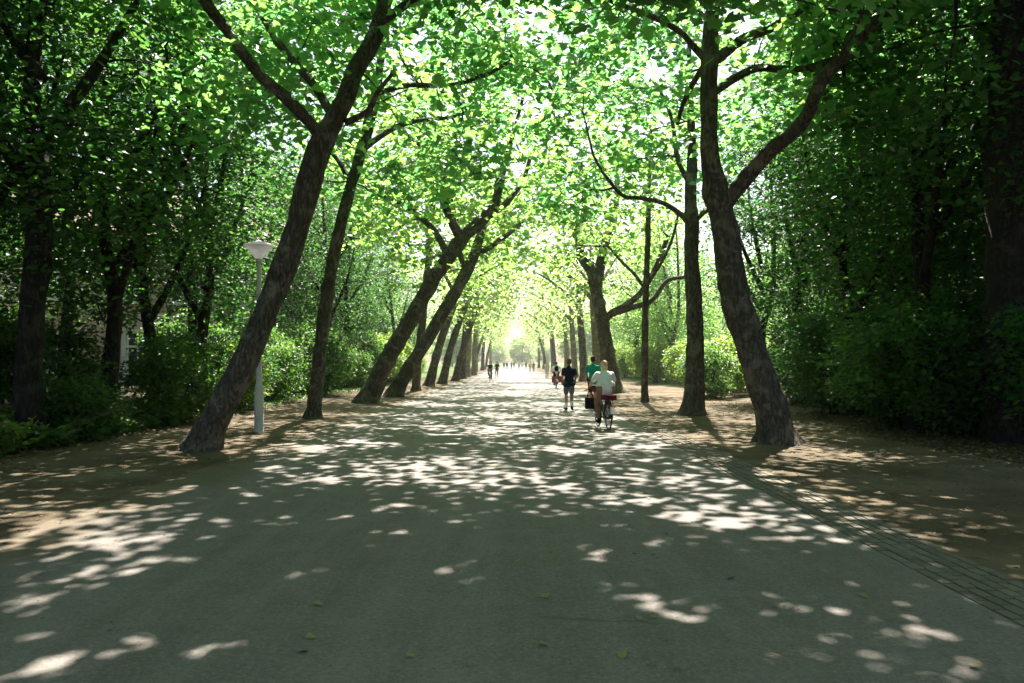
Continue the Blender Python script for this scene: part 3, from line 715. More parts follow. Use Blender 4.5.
def sand_color(t, p):
    n1 = noise(t, p, .7, 5, .6); n2 = noise(t, p, 7, 5, .65); n3 = noise(t, p, 120, 2, .7)
    c = ramp(t, n1, [(.3, (.078, .057, .036)), (.5, (.128, .096, .062)), (.7, (.21, .168, .115))])
    c = mixc(t, math_(t, 'MULTIPLY', ramp(t, n2, [(.5, (0, 0, 0)), (.75, (1, 1, 1))]), .5), c, (.075, .07, .035))
    c = mixc(t, math_(t, 'MULTIPLY', ramp(t, n3, [(.55, (0, 0, 0)), (.8, (1, 1, 1))]), .35), c, (.33, .29, .22))
    return c, n2, n3
def verge_mat():
    m, t, b = new_mat('verge'); p = pos(t)
    c, n2, n3 = sand_color(t, p)
    L(t, c, b.inputs['Base Color']); b.inputs['Roughness'].default_value = .95; b.inputs['Specular IOR Level'].default_value = .15
    bump(t, math_(t, 'ADD', math_(t, 'MULTIPLY', n2, 1.0), math_(t, 'MULTIPLY', n3, .25)), .8, .05, b)
    return m
def road_mat():
    m, t, b = new_mat('asphalt'); p = pos(t)
    sep = N(t, 'ShaderNodeSeparateXYZ'); L(t, p, sep.inputs[0])
    fine = noise(t, p, 160, 3, .7); mid = noise(t, p, 2.2, 6, .6); big = noise(t, p, .28, 4)
    streak = noise(t, scaled(t, p, (2.6, .05, 1)), 1.0, 4, .6)
    c = ramp(t, mid, [(.25, (.132, .108, .097)), (.5, (.168, .139, .124)), (.75, (.205, .174, .155))])
    c = mixc(t, math_(t, 'MULTIPLY', ramp(t, streak, [(.42, (0, 0, 0)), (.66, (1, 1, 1))]), .58), c, (.225, .212, .19))
    c = mixc(t, math_(t, 'MULTIPLY', ramp(t, big, [(.45, (0, 0, 0)), (.7, (1, 1, 1))]), .35), c, (.112, .106, .095))
    grit = noise(t, p, 38, 4, .75)
    c = mixc(t, ramp(t, grit, [(.5, (0, 0, 0)), (.72, (.9, .9, .9))]), c, (.27, .25, .225))
    c = mixc(t, ramp(t, grit, [(.28, (.9, .9, .9)), (.46, (0, 0, 0))]), c, (.085, .08, .07))
    c = mixc(t, ramp(t, fine, [(.56, (0, 0, 0)), (.78, (.55, .55, .55))]), c, (.31, .30, .275))
    c = mixc(t, ramp(t, fine, [(.24, (.5, .5, .5)), (.42, (0, 0, 0))]), c, (.05, .05, .046))
    # cracks
    vo = N(t, 'ShaderNodeTexVoronoi', feature='DISTANCE_TO_EDGE'); vo.inputs['Scale'].default_value = .32
    wv = N(t, 'ShaderNodeVectorMath', operation='ADD'); nn = N(t, 'ShaderNodeTexNoise'); nn.inputs['Scale'].default_value = 1.2; nn.inputs['Detail'].default_value = 5
    L(t, p, nn.inputs['Vector']); L(t, p, wv.inputs[0]); L(t, nn.outputs['Color'], wv.inputs[1]); L(t, wv.outputs[0], vo.inputs['Vector'])
    crack = ramp(t, vo.outputs['Distance'], [(0, (1, 1, 1)), (.008, (0, 0, 0))])
    crack = math_(t, 'MULTIPLY', crack, ramp(t, big, [(.5, (0, 0, 0)), (.62, (1, 1, 1))]))
    c = mixc(t, math_(t, 'MULTIPLY', crack, .6), c, (.05, .05, .045))
    # sand blown over both edges
    sc_, n2, n3 = sand_color(t, p)
    edge_n = noise(t, p, .9, 6, .65)
    lx = math_(t, 'ADD', math_(t, 'MULTIPLY', sep.outputs[0], -1), math_(t, 'MULTIPLY', math_(t, 'SUBTRACT', edge_n, .5), 2.4))
    fl = N(t, 'ShaderNodeMapRange', interpolation_type='SMOOTHSTEP'); fl.inputs[1].default_value = 3.75; fl.inputs[2].default_value = 4.6; L(t, lx, fl.inputs[0])
    rx = math_(t, 'ADD', sep.outputs[0], math_(t, 'MULTIPLY', math_(t, 'SUBTRACT', edge_n, .5), 1.0))
    fr = N(t, 'ShaderNodeMapRange', interpolation_type='SMOOTHSTEP'); fr.inputs[1].default_value = 3.05; fr.inputs[2].default_value = 3.6; L(t, rx, fr.inputs[0])
    fy = N(t, 'ShaderNodeMapRange'); fy.inputs[1].default_value = 8; fy.inputs[2].default_value = 16; L(t, sep.outputs[1], fy.inputs[0])
    fac = math_(t, 'MAXIMUM', fl.outputs[0], math_(t, 'MULTIPLY', fr.outputs[0], fy.outputs[0]))
    c = mixc(t, fac, c, sc_)
    L(t, c, b.inputs['Base Color']); b.inputs['Roughness'].default_value = .78; b.inputs['Specular IOR Level'].default_value = .35
    bump(t, math_(t, 'ADD', math_(t, 'ADD', fine, grit), math_(t, 'MULTIPLY', mid, .6)), .6, .01, b)
    return m
M['ground'] = ground_mat(); M['verge'] = verge_mat(); M['asphalt'] = road_mat()

xs = sorted(set([-3000, -1200, -500, -200, -100, -60] + list(np.round(np.arange(-40, 40.1, .8), 2)) + [60, 100, 200, 500, 1200, 3000]))
ys = sorted(set([-3000, -800, -200, -60, -30, -15] + list(np.round(np.arange(-10, 80, .8), 2)) + list(range(84, 140, 6)) + [160, 200, 300, 500, 1200, 3000]))
def gsheet(x, y):
    z = gz(x, y) if -40 <= x <= 40 and y < 90 else (gz(max(-30, min(30, x)), 90) if y < 160 else 0)
    return z if abs(x) > 4.7 else -0.006
vv = [(x, y, gsheet(x, y)) for y in ys for x in xs]; nx = len(xs)
ff = [(j * nx + i, j * nx + i + 1, (j + 1) * nx + i + 1, (j + 1) * nx + i) for j in range(len(ys) - 1) for i in range(nx - 1)]
me = bpy.data.meshes.new('ground'); me.from_pydata(vv, [], ff)
go = link_mesh('ground', me, M['ground'], None, True); tag(go, 'dark woodland soil and grass either side of the avenue', 'ground', None, 'structure')

def sheet(name, xl, xr_, y0, y1, step, z, mat, label, cat, nxs=8):
    ysl = []; y = y0
    while y < y1: ysl.append(y); y += step * (1 if y < 60 else 4)
    ysl.append(y1); v = []; f = []
    for y in ysl:
        a, b_ = xl(y), xr_(y)
        for i in range(nxs + 1):
            x = a + (b_ - a) * i / nxs; v.append((x, y, z(x, y)))
    for j in range(len(ysl) - 1):
        for i in range(nxs):
            q = j * (nxs + 1) + i; f.append((q, q + 1, q + nxs + 2, q + nxs + 1))
    me = bpy.data.meshes.new(name); me.from_pydata(v, [], f)
    return tag(link_mesh(name, me, mat, None, True), label, cat, None, 'structure')
nz = lambda y, s, a: a * mnoise.noise((y * .35, s, 0)) + a * .5 * mnoise.noise((y * 1.3, s, 4))
vz = lambda x, y: gz(x, y) + .006
sheet('verge', lambda y: -8.75 + nz(y, 1, .35), lambda y: -4.5, -12, 230, .4, vz, M['verge'], 'trodden sandy verge under the left row of trees', 'verge', 20)
sheet('verge', lambda y: 3.84, lambda y: 8.2 + nz(y, 2, .4) + max(0, min(2.2, (y - 20) * .16)), -12, 230, .4, vz, M['verge'], 'trodden sandy verge under the right row of trees', 'verge', 20)
sheet('road', lambda y: -4.9, lambda y: 3.2 if y < 41 else 3.9, -12, 41, .6, lambda x, y: .0105 if abs(x) < 4.6 else .0105, M['asphalt'], 'wide grey asphalt park road with dusty edges', 'road', 6)
sheet('road', lambda y: -4.9, lambda y: 4.3, 41, 420, 2, lambda x, y: .0105, M['asphalt'], 'far stretch of the asphalt park road', 'road', 6)
# footpath on the right, branching off behind the big dark tree
fpts, _ = spline([V3((8.6, 33, 0)), V3((9.6, 28.5, 0)), V3((11, 25.8, 0)), V3((14, 24.2, 0)), V3((19, 23.4, 0)), V3((27, 23, 0))], [0] * 6, .4)
v = []; f = []
for i, p in enumerate(fpts):
    tdir = (fpts[min(i + 1, len(fpts) - 1)] - fpts[max(i - 1, 0)]).normalized(); s = V3((-tdir.y, tdir.x, 0))
    for k in range(5):
        q = p + s * ((k - 2) * .42 + .12 * mnoise.noise((i * .3, k, 2))); v.append((q.x, q.y, gz(q.x, q.y) + .014))
for i in range(len(fpts) - 1):
    for k in range(4): q = i * 5 + k; f.append((q, q + 1, q + 6, q + 5))
me = bpy.data.meshes.new('footpath'); me.from_pydata(v, [], f)
tag(link_mesh('footpath', me, M['verge'], None, True), 'narrow sandy footpath curving into the right wood', 'path', None, 'structure')
# brick drain strip along the right edge of the asphalt
def brick_mat():
    m, t, b = new_mat('kerb_brick'); rnd_ = N(t, 'ShaderNodeNewGeometry').outputs['Random Per Island']
    p = pos(t); n = noise(t, p, 30, 5, .65)
    c = ramp(t, rnd_, [(0, (.12, .10, .075)), (.5, (.16, .135, .105)), (1, (.21, .18, .145))])
    c = mixc(t, math_(t, 'MULTIPLY', n, .5), c, (.1, .09, .06))
    sc_, a, b2 = sand_color(t, p)
    sep = N(t, 'ShaderNodeSeparateXYZ'); L(t, p, sep.inputs[0])
    fy = N(t, 'ShaderNodeMapRange'); fy.inputs[1].default_value = 8; fy.inputs[2].default_value = 22; L(t, sep.outputs[1], fy.inputs[0])
    fn = math_(t, 'ADD', fy.outputs[0], math_(t, 'SUBTRACT', noise(t, p, 1.4, 5), .5), True)
    L(t, mixc(t, fn, c, sc_), b.inputs['Base Color']); b.inputs['Roughness'].default_value = .9
    bump(t, n, .5, .01, b)
    return m
mb = MB()
for r_ in range(6):
    y = -2.0 + (r_ % 2) * .11 + rnd.uniform(-.03, .03)
    while y < 40.8:
        mb.box((3.2 + .053 + r_ * .1065, y + .105, -.018 + rnd.uniform(-.005, .004)), (.096 + rnd.uniform(-.006, .004), .2 + rnd.uniform(-.01, .008), .07), Matrix.Rotation(rnd.uniform(-.02, .02), 3, 'Z') @ Matrix.Rotation(rnd.uniform(-.03, .03), 3, 'Y'), .93); y += .21
sheet('kerb_bed', lambda y: 3.2, lambda y: 3.845, -2, 41, .3, lambda x, y: .004 + .006 * mnoise.noise((x * 6, y * 1.5, 0)), M['verge'], 'dirt filling the joints of the brick band', 'kerb')
ks = mb.obj('kerb_strip', brick_mat()); tag(ks, 'band of small bricks laid lengthwise along the right road edge', 'kerb', None, 'structure')

# fallen leaves on the road, each its own object
fl0 = None
for i in range(64):
    y = 3.6 + 17 * rnd.random() ** 1.6; x = rnd.uniform(-3.5, 3.9)
    if abs(x) > y * .62: x *= .4
    me_ = fl0.data if fl0 else leaf_mesh('fallen_leaf', [(0, 0, 0)], .11, 'lobed', 2.0, .35)
    o = link_mesh('fallen_leaf', me_, M['fallen']); fl0 = fl0 or o
    o.location = (x, y, .03); o.rotation_euler = (rnd.uniform(-.25, .25), rnd.uniform(-.25, .25), rnd.uniform(0, 6.3)); s = rnd.uniform(.35, .8); o.scale = (s, s, s)
    tag(o, 'dry fallen leaf lying on the grey asphalt', 'leaf', 'fallen leaves on the road')
# fallen branches on the left bank
for (x, y, ln, rz, tl, lab) in [(-9.9, 16.6, 1.5, .5, .35, 'pale broken branch propped among the low plants on the left bank'), (-9.4, 15.4, .9, .7, .3, 'short pale stick lying in front of the broken branch on the left bank')]:
    mb = MB(); s, r = spline([V3((0, 0, 0)), V3((ln * .4, .05, ln * tl * .4)), V3((ln, -.05, ln * tl))], [.035, .03, .018], .1); mb.tube(s, r, 8)
    mb.tube([V3((ln * .6, 0, ln * tl * .6)), V3((ln * .75, .2, ln * tl * .9))], [.014, .006], 5)
    o = mb.obj('fallen_branch', M['bark_pale_lit'], None, True); o.location = (x, y, gz(x, y) + .05); o.rotation_euler.z = rz; tag(o, lab, 'branch')

# ------------------------------------------------------------------ lamp post
M['lamp_pole'] = plain('lamp_pole', (.5, .5, .49), .5, 0, .12, 4)
M['lamp_shade'] = plain('lamp_shade', (.88, .88, .89), .35, 0, .04, 3)
_t = M['lamp_shade'].node_tree; _tr = N(_t, 'ShaderNodeBsdfTranslucent'); _tr.inputs[0].default_value = (.85, .85, .86, 1); _mx = N(_t, 'ShaderNodeMixShader'); _mx.inputs[0].default_value = .65
L(_t, _t.nodes['Principled BSDF'].outputs[0], _mx.inputs[1]); L(_t, _tr.outputs[0], _mx.inputs[2]); L(_t, _mx.outputs[0], _t.nodes['Material Output'].inputs[0])
M['lamp_top'] = plain('lamp_top', (.55, .57, .58), .4, .2, .1, 5)
lx, ly = (259 - VX) / F * 19.1, 19.1; lz = gz(lx, ly)
lamp = empty('street_lamp', (lx, ly, lz), 0, 'grey lamp post with a white dish-shaped lamp head', 'street lamp')
mb = MB(); mb.lathe([(.115, -.05), (.115, .0), (.108, .02), (.105, 1.05), (.098, 1.10), (.072, 1.16), (.07, 1.2), (.052, 4.0), (.05, 4.1)], 20); mb.obj('pole', M['lamp_pole'], lamp, True)
mb = MB(); mb.lathe([(.06, 4.06), (.075, 4.09), (.075, 4.15), (.06, 4.17)], 20); mb.obj('collar', M['lamp_top'], lamp, True)
mb = MB(); mb.lathe([(.07, 4.16), (.11, 4.20), (.25, 4.36), (.345, 4.45), (.35, 4.47), (.335, 4.475)], 32); mb.obj('lamp_shade', M['lamp_shade'], lamp, True)
mb = MB(); mb.lathe([(.345, 4.477), (.352, 4.485), (.33, 4.505), (.2, 4.55), (.09, 4.575), (.05, 4.60), (.02, 4.605)], 32); mb.obj('lid', M['lamp_shade'], lamp, True)
mb = MB(); mb.box((0, -.106, .55), (.09, .012, .3)); mb.obj('service_door', M['lamp_pole'], lamp)

# ------------------------------------------------------------------ house behind the left wood
def brickwall():
    m, t, b = new_mat('house_brick'); br = N(t, 'ShaderNodeTexBrick'); br.inputs['Scale'].default_value = 4.5
    tc = N(t, 'ShaderNodeTexCoord'); mp = N(t, 'ShaderNodeMapping'); L(t, tc.outputs['Object'], mp.inputs[0]); mp.inputs['Rotation'].default_value = (R(90), 0, 0)
    L(t, mp.outputs[0], br.inputs['Vector'])
    br.inputs['Color1'].default_value = (.55, .33, .27, 1); br.inputs['Color2'].default_value = (.62, .41, .34, 1); br.inputs['Mortar'].default_value = (.5, .44, .4, 1)  # bricks lightened so the unlit facade looks sunlit
    br.inputs['Mortar Size'].default_value = .012; br.inputs['Brick Width'].default_value = 1.0; br.inputs['Row Height'].default_value = .3
    L(t, mixc(t, math_(t, 'MULTIPLY', noise(t, tc.outputs['Object'], .6), .4), br.outputs[0], (.5, .36, .3)), b.inputs['Base Color']); b.inputs['Roughness'].default_value = .9
    return m
M['house_brick'] = brickwall(); M['white_paint'] = plain('white_paint', (.78, .78, .76), .5, 0, .05, 2)
M['glass'] = plain('window_glass', (.04, .05, .06), .08, 0, .1, 1, .8); M['roof_tile'] = plain('roof_tile', (.2, .09, .06), .8, 0, .3, 8)
house = empty('brick_house', (-22.5, 47, .3), R(38), 'pink brick house with white window frames, half hidden behind the left wood', 'house')
W, D, H = 13, 9, 8.2
mb = MB(); mb.box((0, 0, H / 2), (W, D, H)); mb.obj('wall', M['house_brick'], house)
mb = MB(); e = .5; zt = H + .01
mb.add([(-W / 2 - e, -D / 2 - e, zt), (W / 2 + e, -D / 2 - e, zt), (W / 2 + e, D / 2 + e, zt), (-W / 2 - e, D / 2 + e, zt), (-W / 2 - e, 0, zt + 3.4), (W / 2 + e, 0, zt + 3.4)], [(0, 1, 5, 4), (2, 3, 4, 5), (1, 2, 5), (3, 0, 4), (3, 2, 1, 0)])
rf = mb.obj('roof', M['roof_tile'], house); mb = MB(); mb.box((3.2, .6, zt + 3.1), (.8, .8, 1.8)); mb.obj('chimney', M['house_brick'], rf)
for side in (0, 1):
    for zc in (1.9, 5.6):
        for k in range(4 if side == 0 else 3):
            if side == 0 and zc < 3 and k in (1, 2): continue
            u = (-4.6 + k * 3.05) if side == 0 else (-2.8 + k * 2.8)
            mb = MB(); wd, ht = 1.25, 1.9
            def at(du, dz, off): return (u + du, -D / 2 - off, zc + dz) if side == 0 else (W / 2 + off, u + du, zc + dz)
            def sz(a, b_, c_): return (a, b_, c_) if side == 0 else (b_, a, c_)
            for du in (-wd / 2, 0, wd / 2): mb.box(at(du, 0, .05), sz(.1, .12, ht))
            for dz in (-ht / 2, .35, ht / 2): mb.box(at(0, dz, .053), sz(wd + .1, .1, .1))
            fo = mb.obj('window', M['white_paint'], house)
            mb = MB(); mb.box(at(0, 0, .012), sz(wd - .02, .02, ht - .02)); mb.obj('pane', M['glass'], fo)
            mb = MB(); mb.box(at(0, -ht / 2 - .1, .09), sz(wd + .3, .2, .09)); mb.obj('sill', M['white_paint'], fo)
mb = MB()   # white glazed bay on the ground floor
for u in np.arange(-1.5, 1.6, .5): mb.box((u, -D / 2 - .9, 1.5), (.09, .09, 2.8))
for z in (.2, 1.0, 2.2, 2.95): mb.box((0, -D / 2 - .9, z), (3.3, .07, .12))
mb.box((0, -D / 2 - .5, 3.06), (3.6, 1.1, .1)); mb.box((0, -D / 2 - .46, .1), (3.2, .8, .2))
for sx in (-1, 1): mb.box((sx * 1.6, -D / 2 - .45, 1.6), (.06, .86, 2.7))
bay = mb.obj('bay_window', M['white_paint'], house); mb = MB(); mb.box((0, -D / 2 - .88, 1.6), (3.0, .02, 2.6)); mb.obj('pane', M['glass'], bay)

# ------------------------------------------------------------------ people
def fuse(name, mb, voxel, mat, parent=None, smooth=4):
    me = mb.mesh(name); o = bpy.data.objects.new(name, me); C.objects.link(o)
    r = o.modifiers.new('r', 'REMESH'); r.mode = 'VOXEL'; r.voxel_size = voxel; r.use_smooth_shade = True
    s = o.modifiers.new('s', 'SMOOTH'); s.iterations = smooth; s.factor = .5
    dg = bpy.context.evaluated_depsgraph_get(); dg.update()
    me2 = bpy.data.meshes.new_from_object(o.evaluated_get(dg)); me2.name = name
    bpy.data.objects.remove(o); bpy.data.meshes.remove(me)
    me2.materials.clear()
    return link_mesh(name, me2, mat, parent, True)
M['skin'] = plain('skin', (.5, .3, .21), .5, 0, .08, 8); M['skin_tan'] = plain('skin_tan', (.38, .21, .14), .5, 0, .08, 8)
def cloth(name, col): 
    m, t, b = new_mat(name); co = objco(t); n = noise(t, co, 9, 4, .6, .8); n2 = noise(t, co, 300, 2)
    L(t, ramp(t, n, [(.3, tuple(x * .8 for x in col)), (.7, tuple(min(1, x * 1.1) for x in col))]), b.inputs['Base Color'])
    b.inputs['Roughness'].default_value = .9; b.inputs['Specular IOR Level'].default_value = .15
    bump(t, math_(t, 'ADD', n, math_(t, 'MULTIPLY', n2, .1)), .7, .03, b)
    return m
CL = {k: cloth('cloth_' + k, c) for k, c in dict(navy=(.012, .018, .035), grey=(.13, .15, .16), white=(.86, .87, .88), teal=(.02, .36, .30), tan=(.33, .2, .13), black=(.012, .012, .014), maroon=(.13, .03, .035), blue=(.06, .11, .25), pale=(.6, .56, .5), red=(.4, .05, .06), lblue=(.35, .5, .7)).items()}
HAIR = {k: plain('hair_' + k, c, .55, 0, .35, 30) for k, c in dict(brown=(.06, .035, .02), blonde=(.62, .48, .27), dark=(.02, .015, .012), ginger=(.16, .075, .035)).items()}

def person(J, outfit, hair, skin, loc, rz, label, voxel=.009, group=None, heavy=1.0, h=1.0, long_hair=0.0, cat='person', sc=1.0):
    J = {k: Vector(v) for k, v in J.items()}
    b = MB(); hv = heavy
    hd = J['head']; nk = J['neck']; pel = J['pelvis']
    upv = (hd - nk).normalized()
    b.ell(hd + V3((0, -.005, .015)), (.076, .095, .108)); b.ell(hd + V3((0, .035, -.055)), (.055, .058, .062))
    b.cap(hd + V3((0, .088, -.0)), hd + V3((0, .108, -.03)), .011, .016); b.ell(hd + V3((0, .083, -.07)), (.024, .016, .01))
    b.ell(hd + V3((0, .082, .03)), (.05, .02, .014))
    for s in (-1, 1): b.ell(hd + V3((s * .078, -.005, -.008)), (.013, .022, .032))
    b.cap(nk - upv * .06, hd - upv * .05, .06, .055)
    sh = (J['shL'] + J['shR']) / 2
    tor = MB()
    for m_ in (b,):
        m_.ell((pel + sh) / 2 + (sh - pel) * .22, (.155 * hv, .105 * hv, .2)); m_.cap(J['hiL'] + V3((0, 0, .03)), J['hiR'] + V3((0, 0, .03)), .115 * hv, .115 * hv)
        m_.cap(pel + (sh - pel) * .1, pel + (sh - pel) * .75, .125 * hv, .125 * hv); m_.cap(J['shL'] - V3((0, 0, .03)), J['shR'] - V3((0, 0, .03)), .048, .048); m_.cap(sh, nk, .075, .058)
    for s in 'LR':
        b.cap(J['sh' + s] - V3((0, 0, .03)), J['el' + s], .047 * hv ** .5, .041); b.cap(J['el' + s], J['wr' + s], .042, .028)
        b.cap(J['hi' + s], J['kn' + s], .086 * hv, .056); b.cap(J['kn' + s], J['kn' + s] + (J['an' + s] - J['kn' + s]) * .35, .054, .06); b.cap(J['kn' + s] + (J['an' + s] - J['kn' + s]) * .35, J['an' + s], .058, .037)
        ft = J['toe' + s] - J['an' + s]; b.cap(J['an' + s] + V3((0, 0, -.035)) - ft * .15, J['toe' + s], .036, .026)
        # hand: palm, four fingers, thumb
        fd = (J['wr' + s] - J['el' + s]).normalized(); sx = 1 if s == 'R' else -1
        side = fd.cross(V3((sx, 0, 0)));
        if side.length < .1: side = V3((0, 1, 0))
        side.normalize(); nrm = side.cross(fd) * 1.0
        pc = J['wr' + s] + fd * .05
        b.cap(J['wr' + s], pc + fd * .03, .03, .034)
        for i, ln in enumerate((.062, .074, .068, .05)):
            o_ = side * ((1.5 - i) * .021); k0 = pc + fd * .045 + o_; inward = V3((-sx, 0, 0)) * .022
            k1 = k0 + fd * ln * .55 + inward * .3; k2 = k1 + fd * ln * .4 + inward; b.cap(k0 - fd * .02, k1, .0105, .0098); b.cap(k1, k2, .0098, .009)
        th = pc + side * .03; b.cap(th - fd * .02, th + side * .026 + fd * .026, .014, .012); b.cap(th + side * .026 + fd * .026, th + side * .03 + fd * .056, .012, .01)
    body = fuse('person', b, voxel, M[skin]); body.location = loc; body.rotation_euler.z = rz; body.scale = (sc, sc, sc)
    tag(body, label, cat, group)
    g = .014
    for kind, mat in outfit:
        c = MB()
        if kind in ('shirt', 'long_sleeved_top', 'sleeveless_top'):
            c.ell((pel + sh) / 2 + (sh - pel) * .2, (.168 * hv, .12 * hv, .22)); c.cap(J['shL'] - V3((0, 0, .02)), J['shR'] - V3((0, 0, .02)), .07 * hv ** .5, .07 * hv ** .5); c.cap(sh, nk - upv * .02, .082, .068)
            c.cap(pel + (sh - pel) * .04 + V3((0, -.005, 0)), pel + (sh - pel) * .75, .15 * hv, .142 * hv); seated = J['toeR'].z > .3; dz_ = .13 if seated else .05; c.cap(J['hiL'] + V3((.015, .02 * seated, dz_)), J['hiR'] + V3((-.015, .02 * seated, dz_)), .130 * hv, .130 * hv)
            if not seated: c.cap(J['hiL'] + V3((.015, 0, .0)), J['hiR'] + V3((-.015, 0, .0)), .132 * hv, .132 * hv)
            for s in 'LR': c.cap(nk - upv * .075, J['sh' + s] + V3((0, 0, -.02)), .072, .052)
            fr = {'shirt': .62, 'long_sleeved_top': 1, 'sleeveless_top': .12}[kind]
            for s in 'LR':
                c.cap(J['sh' + s] - V3((0, 0, .012)), J['sh' + s] + (J['el' + s] - J['sh' + s]) * fr, .07 * hv ** .5, .064 * hv ** .5)
                if fr == 1: c.cap(J['el' + s], J['wr' + s], .053, .04)
        elif kind in ('shorts', 'trousers', 'leggings'):
            gg = g if kind != 'leggings' else .007
            c.cap(J['hiL'] + V3((0, 0, .035)), J['hiR'] + V3((0, 0, .035)), .115 * hv + gg, .115 * hv + gg)
            for s in 'LR':
                fr = .72 if kind == 'shorts' else 1
                e_ = J['hi' + s] + (J['kn' + s] - J['hi' + s]) * fr
                c.cap(J['hi' + s], e_, .09 * hv + gg, (.074 if kind == 'shorts' else .058) + gg)
                if fr == 1: c.cap(J['kn' + s], J['kn' + s] + (J['an' + s] - J['kn' + s]) * .88, .058 + gg, .045 + gg)
        elif kind in ('sock', 'shoe'):
            for s in 'LR':
                c = MB(); ft = J['toe' + s] - J['an' + s]
                if kind == 'sock':
                    c.cap(J['kn' + s] + (J['an' + s] - J['kn' + s]) * .6, J['an' + s] + V3((0, 0, -.01)), .06, .047)
                else:
                    c.cap(J['an' + s] + V3((0, 0, -.038)) - ft * .22, J['toe' + s], .046, .037); c.cap(J['an' + s] + V3((0, 0, -.01)), J['an' + s] + V3((0, 0, -.04)) + ft * .2, .045, .046)
                fuse(kind, c, voxel, mat, body, 2)
            continue
        elif kind == 'backpack':
            cc = (pel + sh) / 2 + (sh - pel) * .15 + V3((0, -.19, 0)); c.ell(cc, (.15, .09, .22)); c.ell(cc + V3((0, -.06, -.06)), (.11, .06, .11))
            for s in (-1, 1): c.tube([cc + V3((s * .09, .06, .18)), cc + V3((s * .11, .16, .24)), cc + V3((s * .11, .3, .1)), cc + V3((s * .1, .2, -.12)), cc + V3((s * .09, .06, -.16))], .02, 6)
        fuse(kind, c, voxel, mat, body, 3)
    c = MB(); c.ell(hd + V3((0, -.022, .03)), (.09, .102, .102)); c.ell(hd + V3((0, -.05, -.01)), (.084, .066, .092))
    if long_hair > 0:
        c.ell(hd + V3((0, -.045, -.05)), (.09, .07, .11)); c.ell(hd + V3((0, -.06, -.05 - long_hair * .5)), (.08, .045, .06 + long_hair * .5))
    fuse('hair', c, voxel, hair, body, 3)
    return body

def walk_pose(H, stride=.34, lead='L', arm=.22, apart=0.0):
    k = H / 1.78; J = {}
    J['pelvis'] = (0, 0, .96 * k); J['neck'] = (0, .015, 1.50 * k); J['head'] = (0, .045, 1.65 * k)
    for s, sx in (('L', -1), ('R', 1)):
        f = 1 if s == lead else -1
        J['hi' + s] = (sx * .09 * k, 0, .92 * k); J['sh' + s] = (sx * .178 * k, .0, 1.405 * k)
        if f > 0: J['kn' + s] = (sx * (.085 + apart * .5), stride * .62, .50 * k); J['an' + s] = (sx * (.075 + apart), stride * .95, .085); J['toe' + s] = (sx * (.125 + apart), stride * .95 + .17, .055)
        else: J['kn' + s] = (sx * (.085 + apart * .5), -stride * .15, .50 * k); J['an' + s] = (sx * (.075 + apart), -stride * .95, .15); J['toe' + s] = (sx * (.115 + apart), -stride * .8 + .1, .045)
        J['el' + s] = (sx * .225 * k, -f * arm * .45 - .03, 1.14 * k); J['wr' + s] = (sx * .225 * k, -f * arm * .6 + .16, .96 * k)
    return J

def walker(px, py, d, H, outfit, hair, skin, label, rz=0, voxel=.009, **kw):
    lead = kw.pop('lead', 'L'); stride = kw.pop('stride', .34); apart = kw.pop('apart', 0.0); arm = kw.pop('arm', .22)
    return person(walk_pose(H, stride, lead, arm, apart), outfit, hair, M and skin, ((px - VX) / F * d, d, .012), rz, label, voxel, **kw)
walker(569, 411, 27.3, 1.80, [('shirt', CL['navy']), ('shorts', CL['grey']), ('sock', CL['white']), ('shoe', CL['black'])], HAIR['ginger'], 'skin_tan', 'man walking away in a navy short-sleeved shirt, grey shorts and white socks', lead='L', heavy=1.08, arm=.1)
walker(593, 409, 28.2, 1.90, [('shirt', CL['teal']), ('shorts', CL['maroon']), ('shoe', CL['black'])], HAIR['dark'], 'skin_tan', 'tall walker in a teal top half hidden behind the blonde cyclist', lead='R', arm=.25)

